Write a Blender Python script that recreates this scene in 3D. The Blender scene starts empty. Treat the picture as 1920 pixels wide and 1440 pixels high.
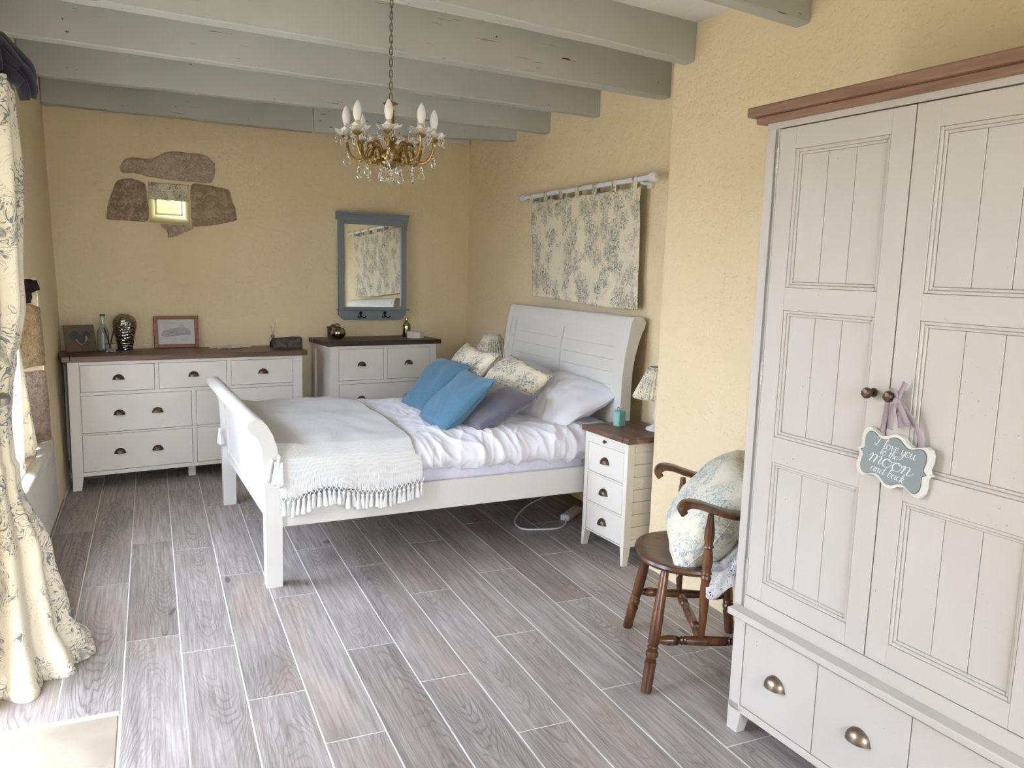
import bpy, bmesh, math, random
from mathutils import Vector, Matrix, noise as mnoise
random.seed(7)
scene = bpy.context.scene
col = scene.collection
R = math.radians

# ------------------------------------------------------------------ camera
CAM_H = 1.5428
yaw, pitch, roll = R(24.3576), R(8.1426), R(1.7086)
fwd = Vector((math.sin(yaw)*math.cos(pitch), math.cos(yaw)*math.cos(pitch), -math.sin(pitch)))
rt0 = Vector((math.cos(yaw), -math.sin(yaw), 0)); up0 = rt0.cross(fwd)
rt = rt0*math.cos(roll)+up0*math.sin(roll); up = up0*math.cos(roll)-rt0*math.sin(roll)
cam_d = bpy.data.cameras.new('camera'); cam = bpy.data.objects.new('camera', cam_d); col.objects.link(cam)
m = Matrix((rt, up, -fwd)).transposed().to_4x4(); m.translation = Vector((0, 0, CAM_H)); cam.matrix_world = m
cam_d.sensor_width = 36; cam_d.lens = 36*1499.4/1920; cam_d.clip_start = 0.05
scene.camera = cam

# ------------------------------------------------------------------ sky, daylight, exposure
w = bpy.data.worlds.new('sky'); scene.world = w; w.use_nodes = True
bgn = w.node_tree.nodes['Background']
bgn.inputs[0].default_value = (0.65, 0.765, 1.0, 1); bgn.inputs[1].default_value = 12.0
try:
    w.cycles.sampling_method = 'MANUAL'; w.cycles.sample_map_resolution = 256
except Exception: pass
vs = scene.view_settings
vs.view_transform = 'Standard'; vs.look = 'None'; vs.gamma = 1.0; vs.use_curve_mapping = False
vs.exposure = 1.24
def portal(name, loc, rot, sx, sy):
    l = bpy.data.lights.new(name, 'AREA'); l.shape = 'RECTANGLE'; l.size = sx; l.size_y = sy
    l.cycles.is_portal = True
    o = bpy.data.objects.new(name, l); o.location = loc; o.rotation_euler = rot; col.objects.link(o); return o
portal('door_daylight_portal', (-0.98, 2.54, 1.0), (0, R(-90), 0), 2.0, .86)
portal('window_daylight_portal', (-0.98, 4.30, 1.23), (0, R(-90), 0), 1.56, 1.5)
portal('added_rear_opening_portal', (0.65, -1.95, 1.35), (R(90), 0, 0), 2.1, 1.9)  # samples the sky through the opening added behind the camera for fill

# ------------------------------------------------------------------ mesh helpers
class MB:
    def __init__(s): s.v = []; s.f = []
    def add(s, v, f, M=None):
        o = len(s.v)
        s.v += [tuple(M @ Vector(p)) if M else tuple(p) for p in v]
        s.f += [tuple(i+o for i in q) for q in f]; return s
    def box(s, x0, x1, y0, y1, z0, z1, b=0.0, M=None):
        cx, cy, cz = (x0+x1)/2, (y0+y1)/2, (z0+z1)/2; X, Y, Z = abs(x1-x0)/2, abs(y1-y0)/2, abs(z1-z0)/2
        b = min(b, X*.45, Y*.45, Z*.45)
        if b <= 0:
            v = [(cx+a*X, cy+c*Y, cz+d*Z) for a in (-1, 1) for c in (-1, 1) for d in (-1, 1)]
            return s.add(v, [(0, 1, 3, 2), (4, 6, 7, 5), (0, 4, 5, 1), (2, 3, 7, 6), (0, 2, 6, 4), (1, 5, 7, 3)], M)
        v = []; ix = {}
        for a in (-1, 1):
            for c in (-1, 1):
                for d in (-1, 1):
                    for ax in range(3):
                        ix[a, c, d, ax] = len(v)
                        v.append((cx+a*(X-(b if ax != 0 else 0)), cy+c*(Y-(b if ax != 1 else 0)), cz+d*(Z-(b if ax != 2 else 0))))
        f = []
        for t in (-1, 1):
            f.append([ix[t, a, b_, 0] for a, b_ in ((-1, -1), (1, -1), (1, 1), (-1, 1))])
            f.append([ix[a, t, b_, 1] for a, b_ in ((-1, -1), (1, -1), (1, 1), (-1, 1))])
            f.append([ix[a, b_, t, 2] for a, b_ in ((-1, -1), (1, -1), (1, 1), (-1, 1))])
        for a in (-1, 1):
            for c in (-1, 1):
                f.append((ix[a, c, -1, 0], ix[a, c, 1, 0], ix[a, c, 1, 1], ix[a, c, -1, 1]))
                f.append((ix[a, -1, c, 0], ix[a, 1, c, 0], ix[a, 1, c, 2], ix[a, -1, c, 2]))
                f.append((ix[-1, a, c, 1], ix[1, a, c, 1], ix[1, a, c, 2], ix[-1, a, c, 2]))
                for d in (-1, 1): f.append((ix[a, c, d, 0], ix[a, c, d, 1], ix[a, c, d, 2]))
        return s.add(v, f, M)
    def hexa(s, p, M=None):   # 8 points: bottom 4 ccw, top 4 ccw
        return s.add(p, [(0, 3, 2, 1), (4, 5, 6, 7), (0, 1, 5, 4), (1, 2, 6, 5), (2, 3, 7, 6), (3, 0, 4, 7)], M)
    def lathe(s, prof, n=16, M=None, rib=0.0, nr=8, cap=True):
        v = []; f = []
        for r, z in prof:
            for i in range(n):
                a = 2*math.pi*i/n; k = r*(1+rib*math.cos(nr*a))
                v.append((k*math.cos(a), k*math.sin(a), z))
        for j in range(len(prof)-1):
            for i in range(n):
                i2 = (i+1) % n; f.append((j*n+i, j*n+i2, (j+1)*n+i2, (j+1)*n+i))
        if cap:
            if prof[0][0] > 1e-5: f.append(tuple(reversed(range(n))))
            if prof[-1][0] > 1e-5: f.append(tuple((len(prof)-1)*n+i for i in range(n)))
        return s.add(v, f, M)
    def tube(s, pts, r, n=8, M=None, cap=True, flat=1.0):
        pts = [Vector(p) for p in pts]; v = []; f = []; prev = None
        for i, p in enumerate(pts):
            t = (pts[min(i+1, len(pts)-1)]-pts[max(i-1, 0)]).normalized()
            if prev is None:
                a = Vector((0, 0, 1)) if abs(t.z) < .9 else Vector((1, 0, 0))
                nrm = (a-t*a.dot(t)).normalized()
            else: nrm = (prev-t*prev.dot(t)).normalized()
            prev = nrm; bn = t.cross(nrm); rr = r[i] if isinstance(r, (list, tuple)) else r
            for k in range(n):
                a = 2*math.pi*k/n; v.append(p+nrm*math.cos(a)*rr+bn*math.sin(a)*rr*flat)
        for j in range(len(pts)-1):
            for k in range(n):
                k2 = (k+1) % n; f.append((j*n+k, j*n+k2, (j+1)*n+k2, (j+1)*n+k))
        if cap: f.append(tuple(reversed(range(n)))); f.append(tuple((len(pts)-1)*n+k for k in range(n)))
        return s.add(v, f, M)
    def prism(s, poly, axis, a, b, M=None):
        """extrude a 2-D polygon along an axis from a to b ('y': poly=(x,z); 'z': (x,y); 'x': (y,z))"""
        n = len(poly)
        P = {'y': lambda p, t: (p[0], t, p[1]), 'z': lambda p, t: (p[0], p[1], t), 'x': lambda p, t: (t, p[0], p[1])}[axis]
        v = [P(p, a) for p in poly]+[P(p, b) for p in poly]
        f = [tuple(range(n)), tuple(reversed(range(n, 2*n)))]+[(i, i+n, (i+1) % n+n, (i+1) % n) for i in range(n)]
        return s.add(v, f, M)
    def grid(s, nu, nv, fn, M=None, closeu=False):
        v = [fn(i/nu if closeu else i/(nu-1), j/(nv-1)) for j in range(nv) for i in range(nu)]
        f = []
        for j in range(nv-1):
            for i in range(nu if closeu else nu-1):
                i2 = (i+1) % nu; f.append((j*nu+i, j*nu+i2, (j+1)*nu+i2, (j+1)*nu+i))
        return s.add(v, f, M)
    def mesh(s, name, mat=None, smooth=False, fix=True, angle=35):
        me = bpy.data.meshes.new(name); me.from_pydata(s.v, [], s.f)
        if fix:
            bm = bmesh.new(); bm.from_mesh(me); bmesh.ops.recalc_face_normals(bm, faces=bm.faces[:]); bm.to_mesh(me); bm.free()
        if mat: me.materials.append(mat)
        if smooth:
            me.polygons.foreach_set('use_smooth', [True]*len(me.polygons)); me.set_sharp_from_angle(angle=R(angle))
        me.update(); return me

def link(name, data, parent=None, loc=None, rot=None, scale=None):
    o = bpy.data.objects.new(name, data); col.objects.link(o)
    if parent is not None: o.parent = parent
    if loc is not None: o.location = loc
    if rot is not None: o.rotation_euler = rot
    if scale is not None: o.scale = scale
    return o
def part(name, mb, mat, parent=None, smooth=False, fix=True, loc=None, rot=None, angle=35):
    return link(name, mb.mesh(name, mat, smooth, fix, angle), parent, loc, rot)
def tag(o, label, cat, group=None):
    o['label'] = label; o['category'] = cat
    if group: o['group'] = group
    return o
def thing(name, label, cat, loc=(0, 0, 0), rotz=0.0, group=None):
    o = link(name, None, None, loc, (0, 0, rotz)); o.empty_display_size = .05
    return tag(o, label, cat, group)
def struct(o): o['kind'] = 'structure'; return o
def N(x, y=0., z=0.): return mnoise.noise(Vector((x, y, z)))
def solid(o, t, off=-1.0):
    md = o.modifiers.new('thickness', 'SOLIDIFY'); md.thickness = t; md.offset = off; return o
def catmull(pts, k=6, closed=False):
    out = []; n = len(pts); P = [Vector(p) for p in pts]
    g = (lambda i: P[i % n]) if closed else (lambda i: P[max(0, min(n-1, i))])
    for i in range(n if closed else n-1):
        a, b, c, d = g(i-1), g(i), g(i+1), g(i+2)
        for j in range(k):
            t = j/k
            out.append(.5*((2*b)+(c-a)*t+(2*a-5*b+4*c-d)*t*t+(3*b-a-3*c+d)*t*t*t))
    if not closed: out.append(P[-1])
    return out

# ------------------------------------------------------------------ materials
class NT:
    def __init__(s, name):
        s.m = bpy.data.materials.new(name); s.m.use_nodes = True; s.t = s.m.node_tree; s.b = s.t.nodes['Principled BSDF']
        s.out = s.t.nodes['Material Output']
    def n(s, ty, **kw):
        nd = s.t.nodes.new('ShaderNode'+ty)
        for k, v in kw.items():
            if k.startswith('_'): setattr(nd, k[1:], v)
            else: s.set(nd.inputs[int(k[1:]) if k[0] == 'i' and k[1:].isdigit() else k.replace('__', ' ')], v)
        return nd
    def set(s, inp, v):
        if isinstance(v, bpy.types.NodeSocket): s.t.links.new(v, inp)
        elif isinstance(v, (tuple, list)) and len(v) == 3 and inp.type == 'RGBA': inp.default_value = (*v, 1)
        else: inp.default_value = v
    def P(s, **kw):
        for k, v in kw.items(): s.set(s.b.inputs[k.replace('__', ' ')], v)
        return s
    def coord(s, scale=(1, 1, 1), kind='Object', loc=None):
        tc = s.n('TexCoord'); mp = s.n('Mapping', Scale=scale); s.t.links.new(tc.outputs[kind], mp.inputs['Vector'])
        if loc is not None: s.set(mp.inputs['Location'], loc)
        return mp.outputs[0]
    def noise(s, vec, scale, detail=3, rough=.5, dist=0.):
        return s.n('TexNoise', Vector=vec, Scale=scale, Detail=detail, Roughness=rough, Distortion=dist).outputs['Fac']
    def ramp(s, fac, stops, interp='LINEAR'):
        r = s.n('ValToRGB', Fac=fac); r.color_ramp.interpolation = interp; e = r.color_ramp.elements
        while len(e) < len(stops): e.new(.5)
        for el, (p, c) in zip(e, stops):
            el.position = p; el.color = (*c, 1) if isinstance(c, (tuple, list)) else (c, c, c, 1)
        return r.outputs[0]
    def math(s, op, a, b=0.5, c=None):
        nd = s.n('Math', _operation=op, i0=a, i1=b)
        if c is not None: s.set(nd.inputs[2], c)
        return nd.outputs[0]
    def mix(s, fac, a, b, mode='MIX'):
        nd = s.n('Mix', _data_type='RGBA', _blend_type=mode)
        s.set(nd.inputs[0], fac); s.set(nd.inputs[6], a); s.set(nd.inputs[7], b); return nd.outputs[2]
    def bump(s, h, strength=.3, dist=.01, prev=None):
        nd = s.n('Bump', Strength=strength, Distance=dist, Height=h)
        if prev is not None: s.set(nd.inputs['Normal'], prev)
        return nd.outputs[0]

def simple(name, c, rough=.5, metal=0., c2=None, ns=8., bump=0., bs=60., bd=.004, **kw):
    t = NT(name); v = t.coord()
    if c2: t.P(Base__Color=t.mix(t.ramp(t.noise(v, ns, 4), [(.35, 0), (.65, 1)]), c, c2))
    else: t.P(Base__Color=c)
    t.P(Roughness=rough, Metallic=metal)
    if bump: t.P(Normal=t.bump(t.noise(v, bs, 3), bump, bd))
    if kw: t.P(**kw)
    return t.m

def plaster(name, c, c2):
    t = NT(name); v = t.coord(kind='Object')
    big = t.noise(v, 1.3, 4); mid = t.noise(v, 9, 4, .6); fine = t.noise(v, 45, 4, .6)
    cc = t.mix(t.ramp(big, [(.3, 0), (.7, 1)]), c, c2)
    cc = t.mix(t.math('MULTIPLY', t.ramp(mid, [(.35, 0), (.75, 1)]), .12), cc, (c[0]*.82, c[1]*.8, c[2]*.76))
    b = t.bump(mid, .35, .03); b = t.bump(fine, .45, .008, b)
    # trowel nicks
    nick = t.ramp(t.noise(t.coord((1, 1, 2.2)), 22, 2, .4, .6), [(.62, 0), (.70, 1)])
    b = t.bump(nick, .3, .006, b)
    t.P(Base__Color=cc, Roughness=.92, Normal=b); t.b.inputs['Specular IOR Level'].default_value = .15
    return t.m
WALL = plaster('cream_plaster', (.82, .675, .425), (.87, .725, .475))
WHITEWASH = plaster('pale_plaster', (.70, .66, .57), (.62, .57, .48))

def painted(name, c, wear=(.10, .08, .06), wa=.775, rough=.45, grain=True):
    t = NT(name); v = t.coord(); oi = t.n('ObjectInfo')
    v2 = t.n('VectorMath', _operation='ADD', i0=v, i1=t.n('CombineXYZ', X=t.math('MULTIPLY', oi.outputs['Random'], 31.)).outputs[0]).outputs[0]
    sp = t.ramp(t.noise(v2, 150, 1, .3), [(wa, 0), (wa+.015, 1)])
    msk = t.ramp(t.noise(v2, 4, 2), [(.56, 0), (.64, 1)])
    mot = t.mix(t.ramp(t.noise(v2, 3, 3), [(.3, 0), (.7, 1)]), c, (c[0]*.95, c[1]*.95, c[2]*.95))
    t.P(Base__Color=t.mix(t.math('MULTIPLY', sp, msk), mot, wear), Roughness=rough)
    t.P(Normal=t.bump(t.noise(t.coord((12, 12, 1.5)), 14, 3), .06, .004))
    return t.m
WHITE = painted('white_furniture_paint', (.80, .745, .65))
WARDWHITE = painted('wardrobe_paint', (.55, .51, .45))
BEDWHITE = painted('bed_paint', (.70, .67, .605), wa=.80, rough=.5)
def beam_mat():
    t = NT('grey_beam_paint'); v = t.coord()
    crack = t.math('MULTIPLY', t.ramp(t.noise(t.coord((.9, 30, 55)), 1.6, 2, .5, .3), [(.690, 0), (.700, 1)]), t.ramp(t.noise(v, 1.1, 1), [(.5, 0), (.58, 1)]))
    chip = t.ramp(t.noise(v, 38, 1, .4), [(.80, 0), (.81, 1)])
    cc = t.mix(t.ramp(t.noise(v, 2.2, 3), [(.3, 0), (.7, 1)]), (.44, .45, .405), (.50, .50, .455))
    cc = t.mix(t.math('MAXIMUM', crack, t.math('MULTIPLY', chip, .8)), cc, (.07, .06, .045))
    saw = t.noise(t.coord((70, 3, 3)), 1, 2)
    t.P(Base__Color=cc, Roughness=.5, Normal=t.bump(t.math('SUBTRACT', saw, t.math('MULTIPLY', crack, 2.)), .12, .006))
    return t.m
BEAM = beam_mat()
def wood(name, dark, light, sc=(1.2, 14, 14), rough=.45, rnd=True, bump=.12):
    t = NT(name); v = t.coord(sc)
    if rnd:
        oi = t.n('ObjectInfo')
        v = t.n('VectorMath', _operation='ADD', i0=v, i1=t.n('CombineXYZ', X=t.math('MULTIPLY', oi.outputs['Random'], 37.), Y=t.math('MULTIPLY', oi.outputs['Random'], 91.)).outputs[0]).outputs[0]
    g = t.noise(v, 2.2, 6, .62, .8); g2 = t.noise(v, .7, 3)
    cc = t.mix(t.ramp(g, [(.32, 0), (.68, 1)]), dark, light)
    cc = t.mix(t.math('MULTIPLY', t.ramp(g2, [(.4, 0), (.7, 1)]), .45), cc, dark)
    t.P(Base__Color=cc, Roughness=rough, Normal=t.bump(g, bump, .004)); return t.m
TOPWOOD = wood('brown_top_wood', (.085, .042, .026), (.26, .145, .092), rough=.38)
DARKTOP = wood('dark_walnut_top_wood', (.030, .016, .011), (.085, .045, .030), rough=.4)
CORNICE = wood('cornice_wood', (.21, .11, .068), (.38, .225, .145), rough=.5)
CHAIRWOOD = wood('chair_wood', (.022, .008, .004), (.21, .080, .025), sc=(9, 9, 1.6), rough=.25)
SEATWOOD = wood('chair_seat_wood', (.028, .010, .006), (.15, .055, .020), sc=(1.5, 10, 10), rough=.28)
FRAMEWOOD = wood('orange_frame_wood', (.21, .065, .022), (.36, .125, .045), rough=.4)

def plank_mat():
    t = NT('wood_look_tile'); oi = t.n('ObjectInfo'); rn = oi.outputs['Random']
    off = t.n('CombineXYZ', X=t.math('MULTIPLY', rn, 17.), Y=t.math('MULTIPLY', rn, 53.), Z=t.math('MULTIPLY', rn, 7.)).outputs[0]
    def V(sc):
        return t.n('VectorMath', _operation='ADD', i0=t.coord(sc), i1=off).outputs[0]
    fine = t.noise(V((90, 3.5, 1)), 1., 5, .65, .25)
    # cathedral rings: contour lines of a stretched soft field
    sx = t.n('SeparateXYZ', Vector=t.coord()); xo = t.math('ADD', sx.outputs[0], t.math('MULTIPLY', t.math('SUBTRACT', rn, .5), .09))
    sgn = t.math('SIGN', t.math('SUBTRACT', t.math('FRACT', t.math('MULTIPLY', rn, 7.3)), .5))
    fld = t.math('ADD', t.math('MULTIPLY', sx.outputs[1], t.math('MULTIPLY', sgn, 1.3)), t.math('MULTIPLY', t.math('MULTIPLY', xo, xo), 95.))
    fld = t.math('ADD', fld, t.math('MULTIPLY', t.noise(V((7, 1.8, 1)), 1., 3, .5, .3), 1.1))
    rings = t.math('MULTIPLY', t.math('PINGPONG', t.math('MULTIPLY', fld, 9.), .5), 2.)
    rings = t.ramp(rings, [(.0, 1), (.22, .45), (.5, .05), (1., 0)])
    blot = t.noise(V((5, 1.6, 1)), 1., 4, .6)
    knot = t.ramp(t.noise(V((11, 4.5, 1)), 1.1, 1, .2), [(.775, 0), (.80, 1)])
    tone = t.ramp(rn, [(0, (.24, .195, .165)), (.25, (.36, .305, .262)), (.5, (.41, .36, .318)), (.75, (.29, .258, .235)), (1, (.47, .40, .342))])
    cc = t.mix(t.ramp(fine, [(.28, 0), (.72, 1)]), t.mix(.62, tone, (.08, .062, .052)), t.mix(.36, tone, (.68, .63, .59)))
    cc = t.mix(t.math('MULTIPLY', rings, t.math('MULTIPLY', t.ramp(t.noise(V((2.2, 1.1, 1)), 1., 2), [(.42, .0), (.58, 1)]), .66)), cc, (.095, .075, .063))
    cc = t.mix(t.math('MULTIPLY', t.ramp(blot, [(.45, 0), (.72, 1)]), .42), cc, (.15, .122, .104))
    cc = t.mix(t.math('MULTIPLY', t.ramp(t.noise(V((3, .9, 1)), 1.3, 2), [(.52, 0), (.66, 1)]), .25), cc, (.42, .29, .215))
    cc = t.mix(t.math('MULTIPLY', knot, .75), cc, (.05, .036, .028))
    t.P(Base__Color=cc, Roughness=t.ramp(fine, [(.2, .52), (.8, .36)]), Normal=t.bump(fine, .12, .003))
    return t.m
PLANK = plank_mat()
GROUT = simple('light_grout', (.74, .71, .66), .85, c2=(.62, .59, .54), ns=6)
TRAV = simple('travertine', (.33, .285, .21), .6, c2=(.28, .235, .17), ns=7, bump=.12, bs=25)

def toile(name, base=(.80, .715, .53), ink=(.150, .172, .170), sc=1.0, trans=0.0, cover=.50):
    t = NT(name); v = t.coord((sc, sc, sc))
    warp = t.n('TexNoise', Vector=v, Scale=9., Detail=2.).outputs['Color']
    v2 = t.n('VectorMath', _operation='ADD', i0=v, i1=t.n('VectorMath', _operation='SCALE', i0=warp, Scale=.12).outputs[0]).outputs[0]
    vz = t.n('VectorMath', _operation='MULTIPLY', i0=v2, i1=(1.0, 1.0, .85)).outputs[0]
    f1 = t.n('TexVoronoi', Vector=vz, Scale=8.0, Randomness=.9, _feature='F1').outputs['Distance']
    f1 = t.math('ADD', f1, t.math('MULTIPLY', t.math('SUBTRACT', t.noise(v2, 22, 3, .6), .5), .75))
    k0 = .66-.75*(cover-.30)
    msk = t.ramp(f1, [(k0-.10, 1), (k0, 0)]); core = t.ramp(f1, [(k0-.34, 1), (k0-.16, 0)])
    fl_ = t.noise(v2, 26, 2, .5, 1.0)
    l1 = t.math('PINGPONG', t.math('MULTIPLY', fl_, 6.5), .5)
    line = t.ramp(l1, [(.0, 1), (.09, .9), (.15, 0)])
    l2 = t.math('PINGPONG', t.math('MULTIPLY', t.noise(v2, 62, 2, .5, .8), 5.), .5)
    line2 = t.ramp(l2, [(.0, .8), (.10, .6), (.17, 0)])
    shade = t.ramp(t.noise(v2, 42, 3, .6), [(.46, 0), (.60, 1)])
    body = t.math('MULTIPLY', msk, t.math('MAXIMUM', line, t.math('MULTIPLY', line2, .35)))
    body = t.math('MAXIMUM', body, t.math('MULTIPLY', core, t.math('ADD', t.math('MULTIPLY', shade, .62), .08)))
    twig = t.math('MULTIPLY', t.ramp(t.noise(v2, 11, 2), [(.48, 0), (.54, 1)]), t.ramp(l1, [(0, .65), (.06, 0)]))
    ink_f = t.math('MINIMUM', t.math('MAXIMUM', body, twig), .92)
    cc = t.mix(ink_f, base, ink)
    t.P(Base__Color=cc, Roughness=.85, Normal=t.bump(t.noise(v, 300, 2), .1, .001))
    t.b.inputs['Specular IOR Level'].default_value = .2
    if trans:
        tr = t.n('BsdfTranslucent', Color=cc); mx = t.n('MixShader', i0=trans)
        t.t.links.new(t.b.outputs[0], mx.inputs[1]); t.t.links.new(tr.outputs[0], mx.inputs[2]); t.t.links.new(mx.outputs[0], t.out.inputs[0])
    return t.m
TOILE = toile('toile_fabric', sc=1.1, cover=.33)
TOILE_C = toile('toile_curtain_fabric', base=(.80, .72, .555), sc=.72, cover=.43)
TOILE_T = toile('toile_sheer_lit_fabric', base=(.80, .73, .58), sc=.75, trans=.5, cover=.51)
TOILE_P = toile('toile_cushion_fabric', sc=1.0, cover=.37)
TOILE_B = toile('toile_blue_cushion_fabric', base=(.72, .68, .55), ink=(.27, .325, .335), sc=.95, cover=.34)
def fabric(name, c, c2=None, ns=30, bs=400, bump=.25, rough=.9, sheen=.2):
    t = NT(name); v = t.coord()
    cc = t.mix(t.ramp(t.noise(v, ns, 4, .7), [(.3, 0), (.7, 1)]), c, c2 or tuple(x*.9 for x in c))
    t.P(Base__Color=cc, Roughness=rough, Normal=t.bump(t.noise(v, bs, 2), bump, .0012))
    t.b.inputs['Specular IOR Level'].default_value = .15; t.b.inputs['Sheen Weight'].default_value = sheen; return t.m
LINEN = fabric('white_bed_linen', (.82, .80, .825), (.80, .775, .80), ns=6, bump=.08)
SHEET = fabric('lilac_white_sheet', (.74, .72, .80), bump=.06)
BLUE = fabric('blue_woven_fabric', (.070, .160, .235), (.10, .205, .285), ns=160, bs=500, bump=.4)
GREY = fabric('slate_velvet', (.105, .098, .125), (.14, .13, .16), ns=5, sheen=.6)
NAVY = fabric('navy_ribbon', (.028, .028, .042), sheen=.5)
MAUVE = fabric('mauve_ribbon', (.42, .32, .345))
def throw_mat():
    t = NT('woven_throw'); v = t.coord()
    wv = t.n('TexWave', _wave_type='BANDS', _bands_direction='X', Vector=v, Scale=55., Distortion=.6, Detail=1.).outputs['Fac']
    wv2 = t.n('TexWave', _wave_type='BANDS', _bands_direction='Y', Vector=v, Scale=55., Distortion=.6, Detail=1.).outputs['Fac']
    h = t.math('MULTIPLY', wv, wv2)
    t.P(Base__Color=t.mix(t.noise(v, 5, 3), (.77, .745, .71), (.71, .685, .65)), Roughness=.95, Normal=t.bump(h, .5, .004))
    t.b.inputs['Specular IOR Level'].default_value = .1; return t.m
THROW = throw_mat()
TASSEL = fabric('throw_cotton', (.78, .76, .72), ns=60, bs=300, bump=.4)
LACE = None
def lace_mat():
    t = NT('white_crochet_lace'); v = t.coord()
    vo = t.n('TexVoronoi', Vector=v, Scale=95., _feature='DISTANCE_TO_EDGE').outputs['Distance']
    big = t.ramp(t.noise(v, 30, 2), [(.50, 0), (.60, 1)])
    hole = t.math('MULTIPLY', t.ramp(vo, [(.16, 0), (.20, 1)]), big)
    t.P(Base__Color=(.78, .77, .80), Roughness=.9, Alpha=t.math('SUBTRACT', 1., hole), Normal=t.bump(vo, .5, .003)); return t.m
LACE = lace_mat()
BRONZE = simple('dark_bronze', (.075, .050, .033), .38, .85, c2=(.15, .10, .065), ns=40)
BRASS = simple('aged_brass', (.42, .27, .095), .30, 1., c2=(.20, .115, .04), ns=25, bump=.25, bs=120)
CHAINM = simple('bronze_chain', (.22, .13, .06), .45, .9)
IRON = simple('black_iron', (.012, .011, .013), .45, .6)
GLASS = NT('clear_glass').P(Base__Color=(1, 1, 1), Roughness=.02, IOR=1.46, Transmission__Weight=1.).m
CRYSTAL = NT('crystal_glass').P(Base__Color=(1, 1, 1), Roughness=.0, IOR=1.55, Transmission__Weight=1.).m
GREENGL = NT('green_bottle_glass').P(Base__Color=(.87, .95, .91), Roughness=.04, IOR=1.46, Transmission__Weight=.92).m
PANE = NT('window_glass').P(Base__Color=(1, 1, 1), Roughness=.0, IOR=1.05, Transmission__Weight=1.).m
OPAL = NT('opal_bulb_glass').P(Base__Color=(.88, .84, .79), Roughness=.12).m
SLEEVE = simple('cream_candle_sleeve', (.66, .58, .44), .5)
MIRROR = NT('mirror_glass').P(Base__Color=(.88, .90, .88), Roughness=.01, Metallic=1.).m
GREYPAINT = painted('blue_grey_mirror_paint', (.215, .25, .265), (.3, .3, .3), .8)
RODWHITE = simple('white_rod_paint', (.78, .77, .76), .35)
CEILW = painted('white_ceiling_boards', (.84, .81, .77), (.12, .1, .08), .74, .6)
STONE = None
def stone_mat(name, a, b, c):
    t = NT(name); v = t.coord()
    n1 = t.noise(v, 6, 6, .7, .6); n2 = t.noise(v, 24, 5, .75, .4); n3 = t.noise(v, 70, 3, .6)
    cc = t.mix(t.ramp(n1, [(.38, 0), (.60, 1)]), a, b); cc = t.mix(t.ramp(n2, [(.47, 0), (.62, 1)]), cc, c)
    cc = t.mix(t.math('MULTIPLY', t.ramp(n3, [(.55, 0), (.70, 1)]), .5), cc, tuple(x*.45 for x in a))
    t.P(Base__Color=cc, Roughness=.95, Normal=t.bump(n3, .6, .006, t.bump(n2, 1., .03, t.bump(n1, .8, .05)))); return t.m
STONE = stone_mat('rubble_stone', (.42, .275, .165), (.56, .41, .265), (.68, .56, .41))
STONE2 = stone_mat('pale_rubble_stone', (.60, .43, .29), (.70, .55, .39), (.78, .66, .50))
STONE3 = stone_mat('tan_rubble_stone', (.43, .31, .17), (.56, .43, .27), (.68, .56, .40))
QUOIN = stone_mat('sandstone_quoin', (.52, .34, .155), (.60, .43, .23), (.42, .27, .13))
QUOIN2 = stone_mat('pink_quoin_stone', (.42, .29, .20), (.50, .37, .27), (.34, .22, .15))
ROT = stone_mat('rotten_wood', (.018, .008, .006), (.04, .018, .012), (.008, .004, .003))
def hammered():
    t = NT('hammered_silver'); v = t.coord((1, 1, 1.35))
    vo = t.n('TexVoronoi', Vector=v, Scale=48., _feature='F1').outputs['Distance']
    t.P(Base__Color=(.30, .265, .22), Metallic=1., Roughness=.16, Normal=t.bump(vo, 1., .007)); return t.m
HAMMER = hammered()
MERC = simple('mercury_glass', (.42, .36, .24), .2, 1., c2=(.25, .2, .12), ns=60)
TEAL = simple('teal_candle_box', (.235, .46, .40), .45)
CERAM = simple('white_ceramic', (.70, .66, .58), .4)
PAPER = simple('white_paper', (.62, .61, .58), .8)
PLASTIC = simple('white_plastic', (.72, .72, .72), .35)
STARF = simple('bleached_coral', (.60, .53, .42), .8, bump=.3, bs=90)
BLOCK = stone_mat('dark_driftwood', (.07, .05, .04), (.15, .115, .09), (.22, .18, .145))
CARD = simple('brown_leather_card', (.16, .105, .07), .6, c2=(.13, .085, .055), ns=20)
FOIL = simple('photo_print', (.05, .06, .065), .35)
SKIN = simple('photo_print_light', (.42, .28, .22), .5)
BLACK = simple('black_reed', (.008, .007, .007), .6)
SIGNG = simple('sage_grey_sign_paint', (.225, .262, .252), .6, c2=(.25, .285, .27), ns=6)
SIGNC = simple('cream_sign_edge', (.68, .655, .57), .5)
LETTER = simple('white_lettering', (.72, .74, .72), .7)
PENCIL = simple('pencil_grey', (.17, .17, .17), .8)
PENCIL2 = simple('pencil_light_grey', (.43, .43, .42), .8)
HINGE = simple('painted_hinge', (.52, .48, .42), .4, .3)
LEAFM = simple('hedge_leaf', (.13, .24, .025), .7, c2=(.24, .34, .05), ns=14, bump=.8, bs=30, bd=.05)
GROUND = simple('outdoor_gravel', (.40, .34, .25), .95, c2=(.33, .30, .19), ns=3)
RUBBER = simple('black_rubber', (.01, .01, .01), .7)
GSTONE = stone_mat('sky_screen_stone', (.46, .38, .27), (.52, .44, .32), (.40, .33, .24))
# ------------------------------------------------------------------ the setting
ZC = 2.705                       # ceiling boards
def XL(z): return -0.557-0.026*z  # left wall leans out towards the top
def YB(x): return 6.33+.164*(x+.6)
BACK_ANG = math.atan(.164)
XR, XP, YP = 2.63, 2.361, 3.43   # right wall, pier face, pier far edge
Y0 = -1.9

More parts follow.
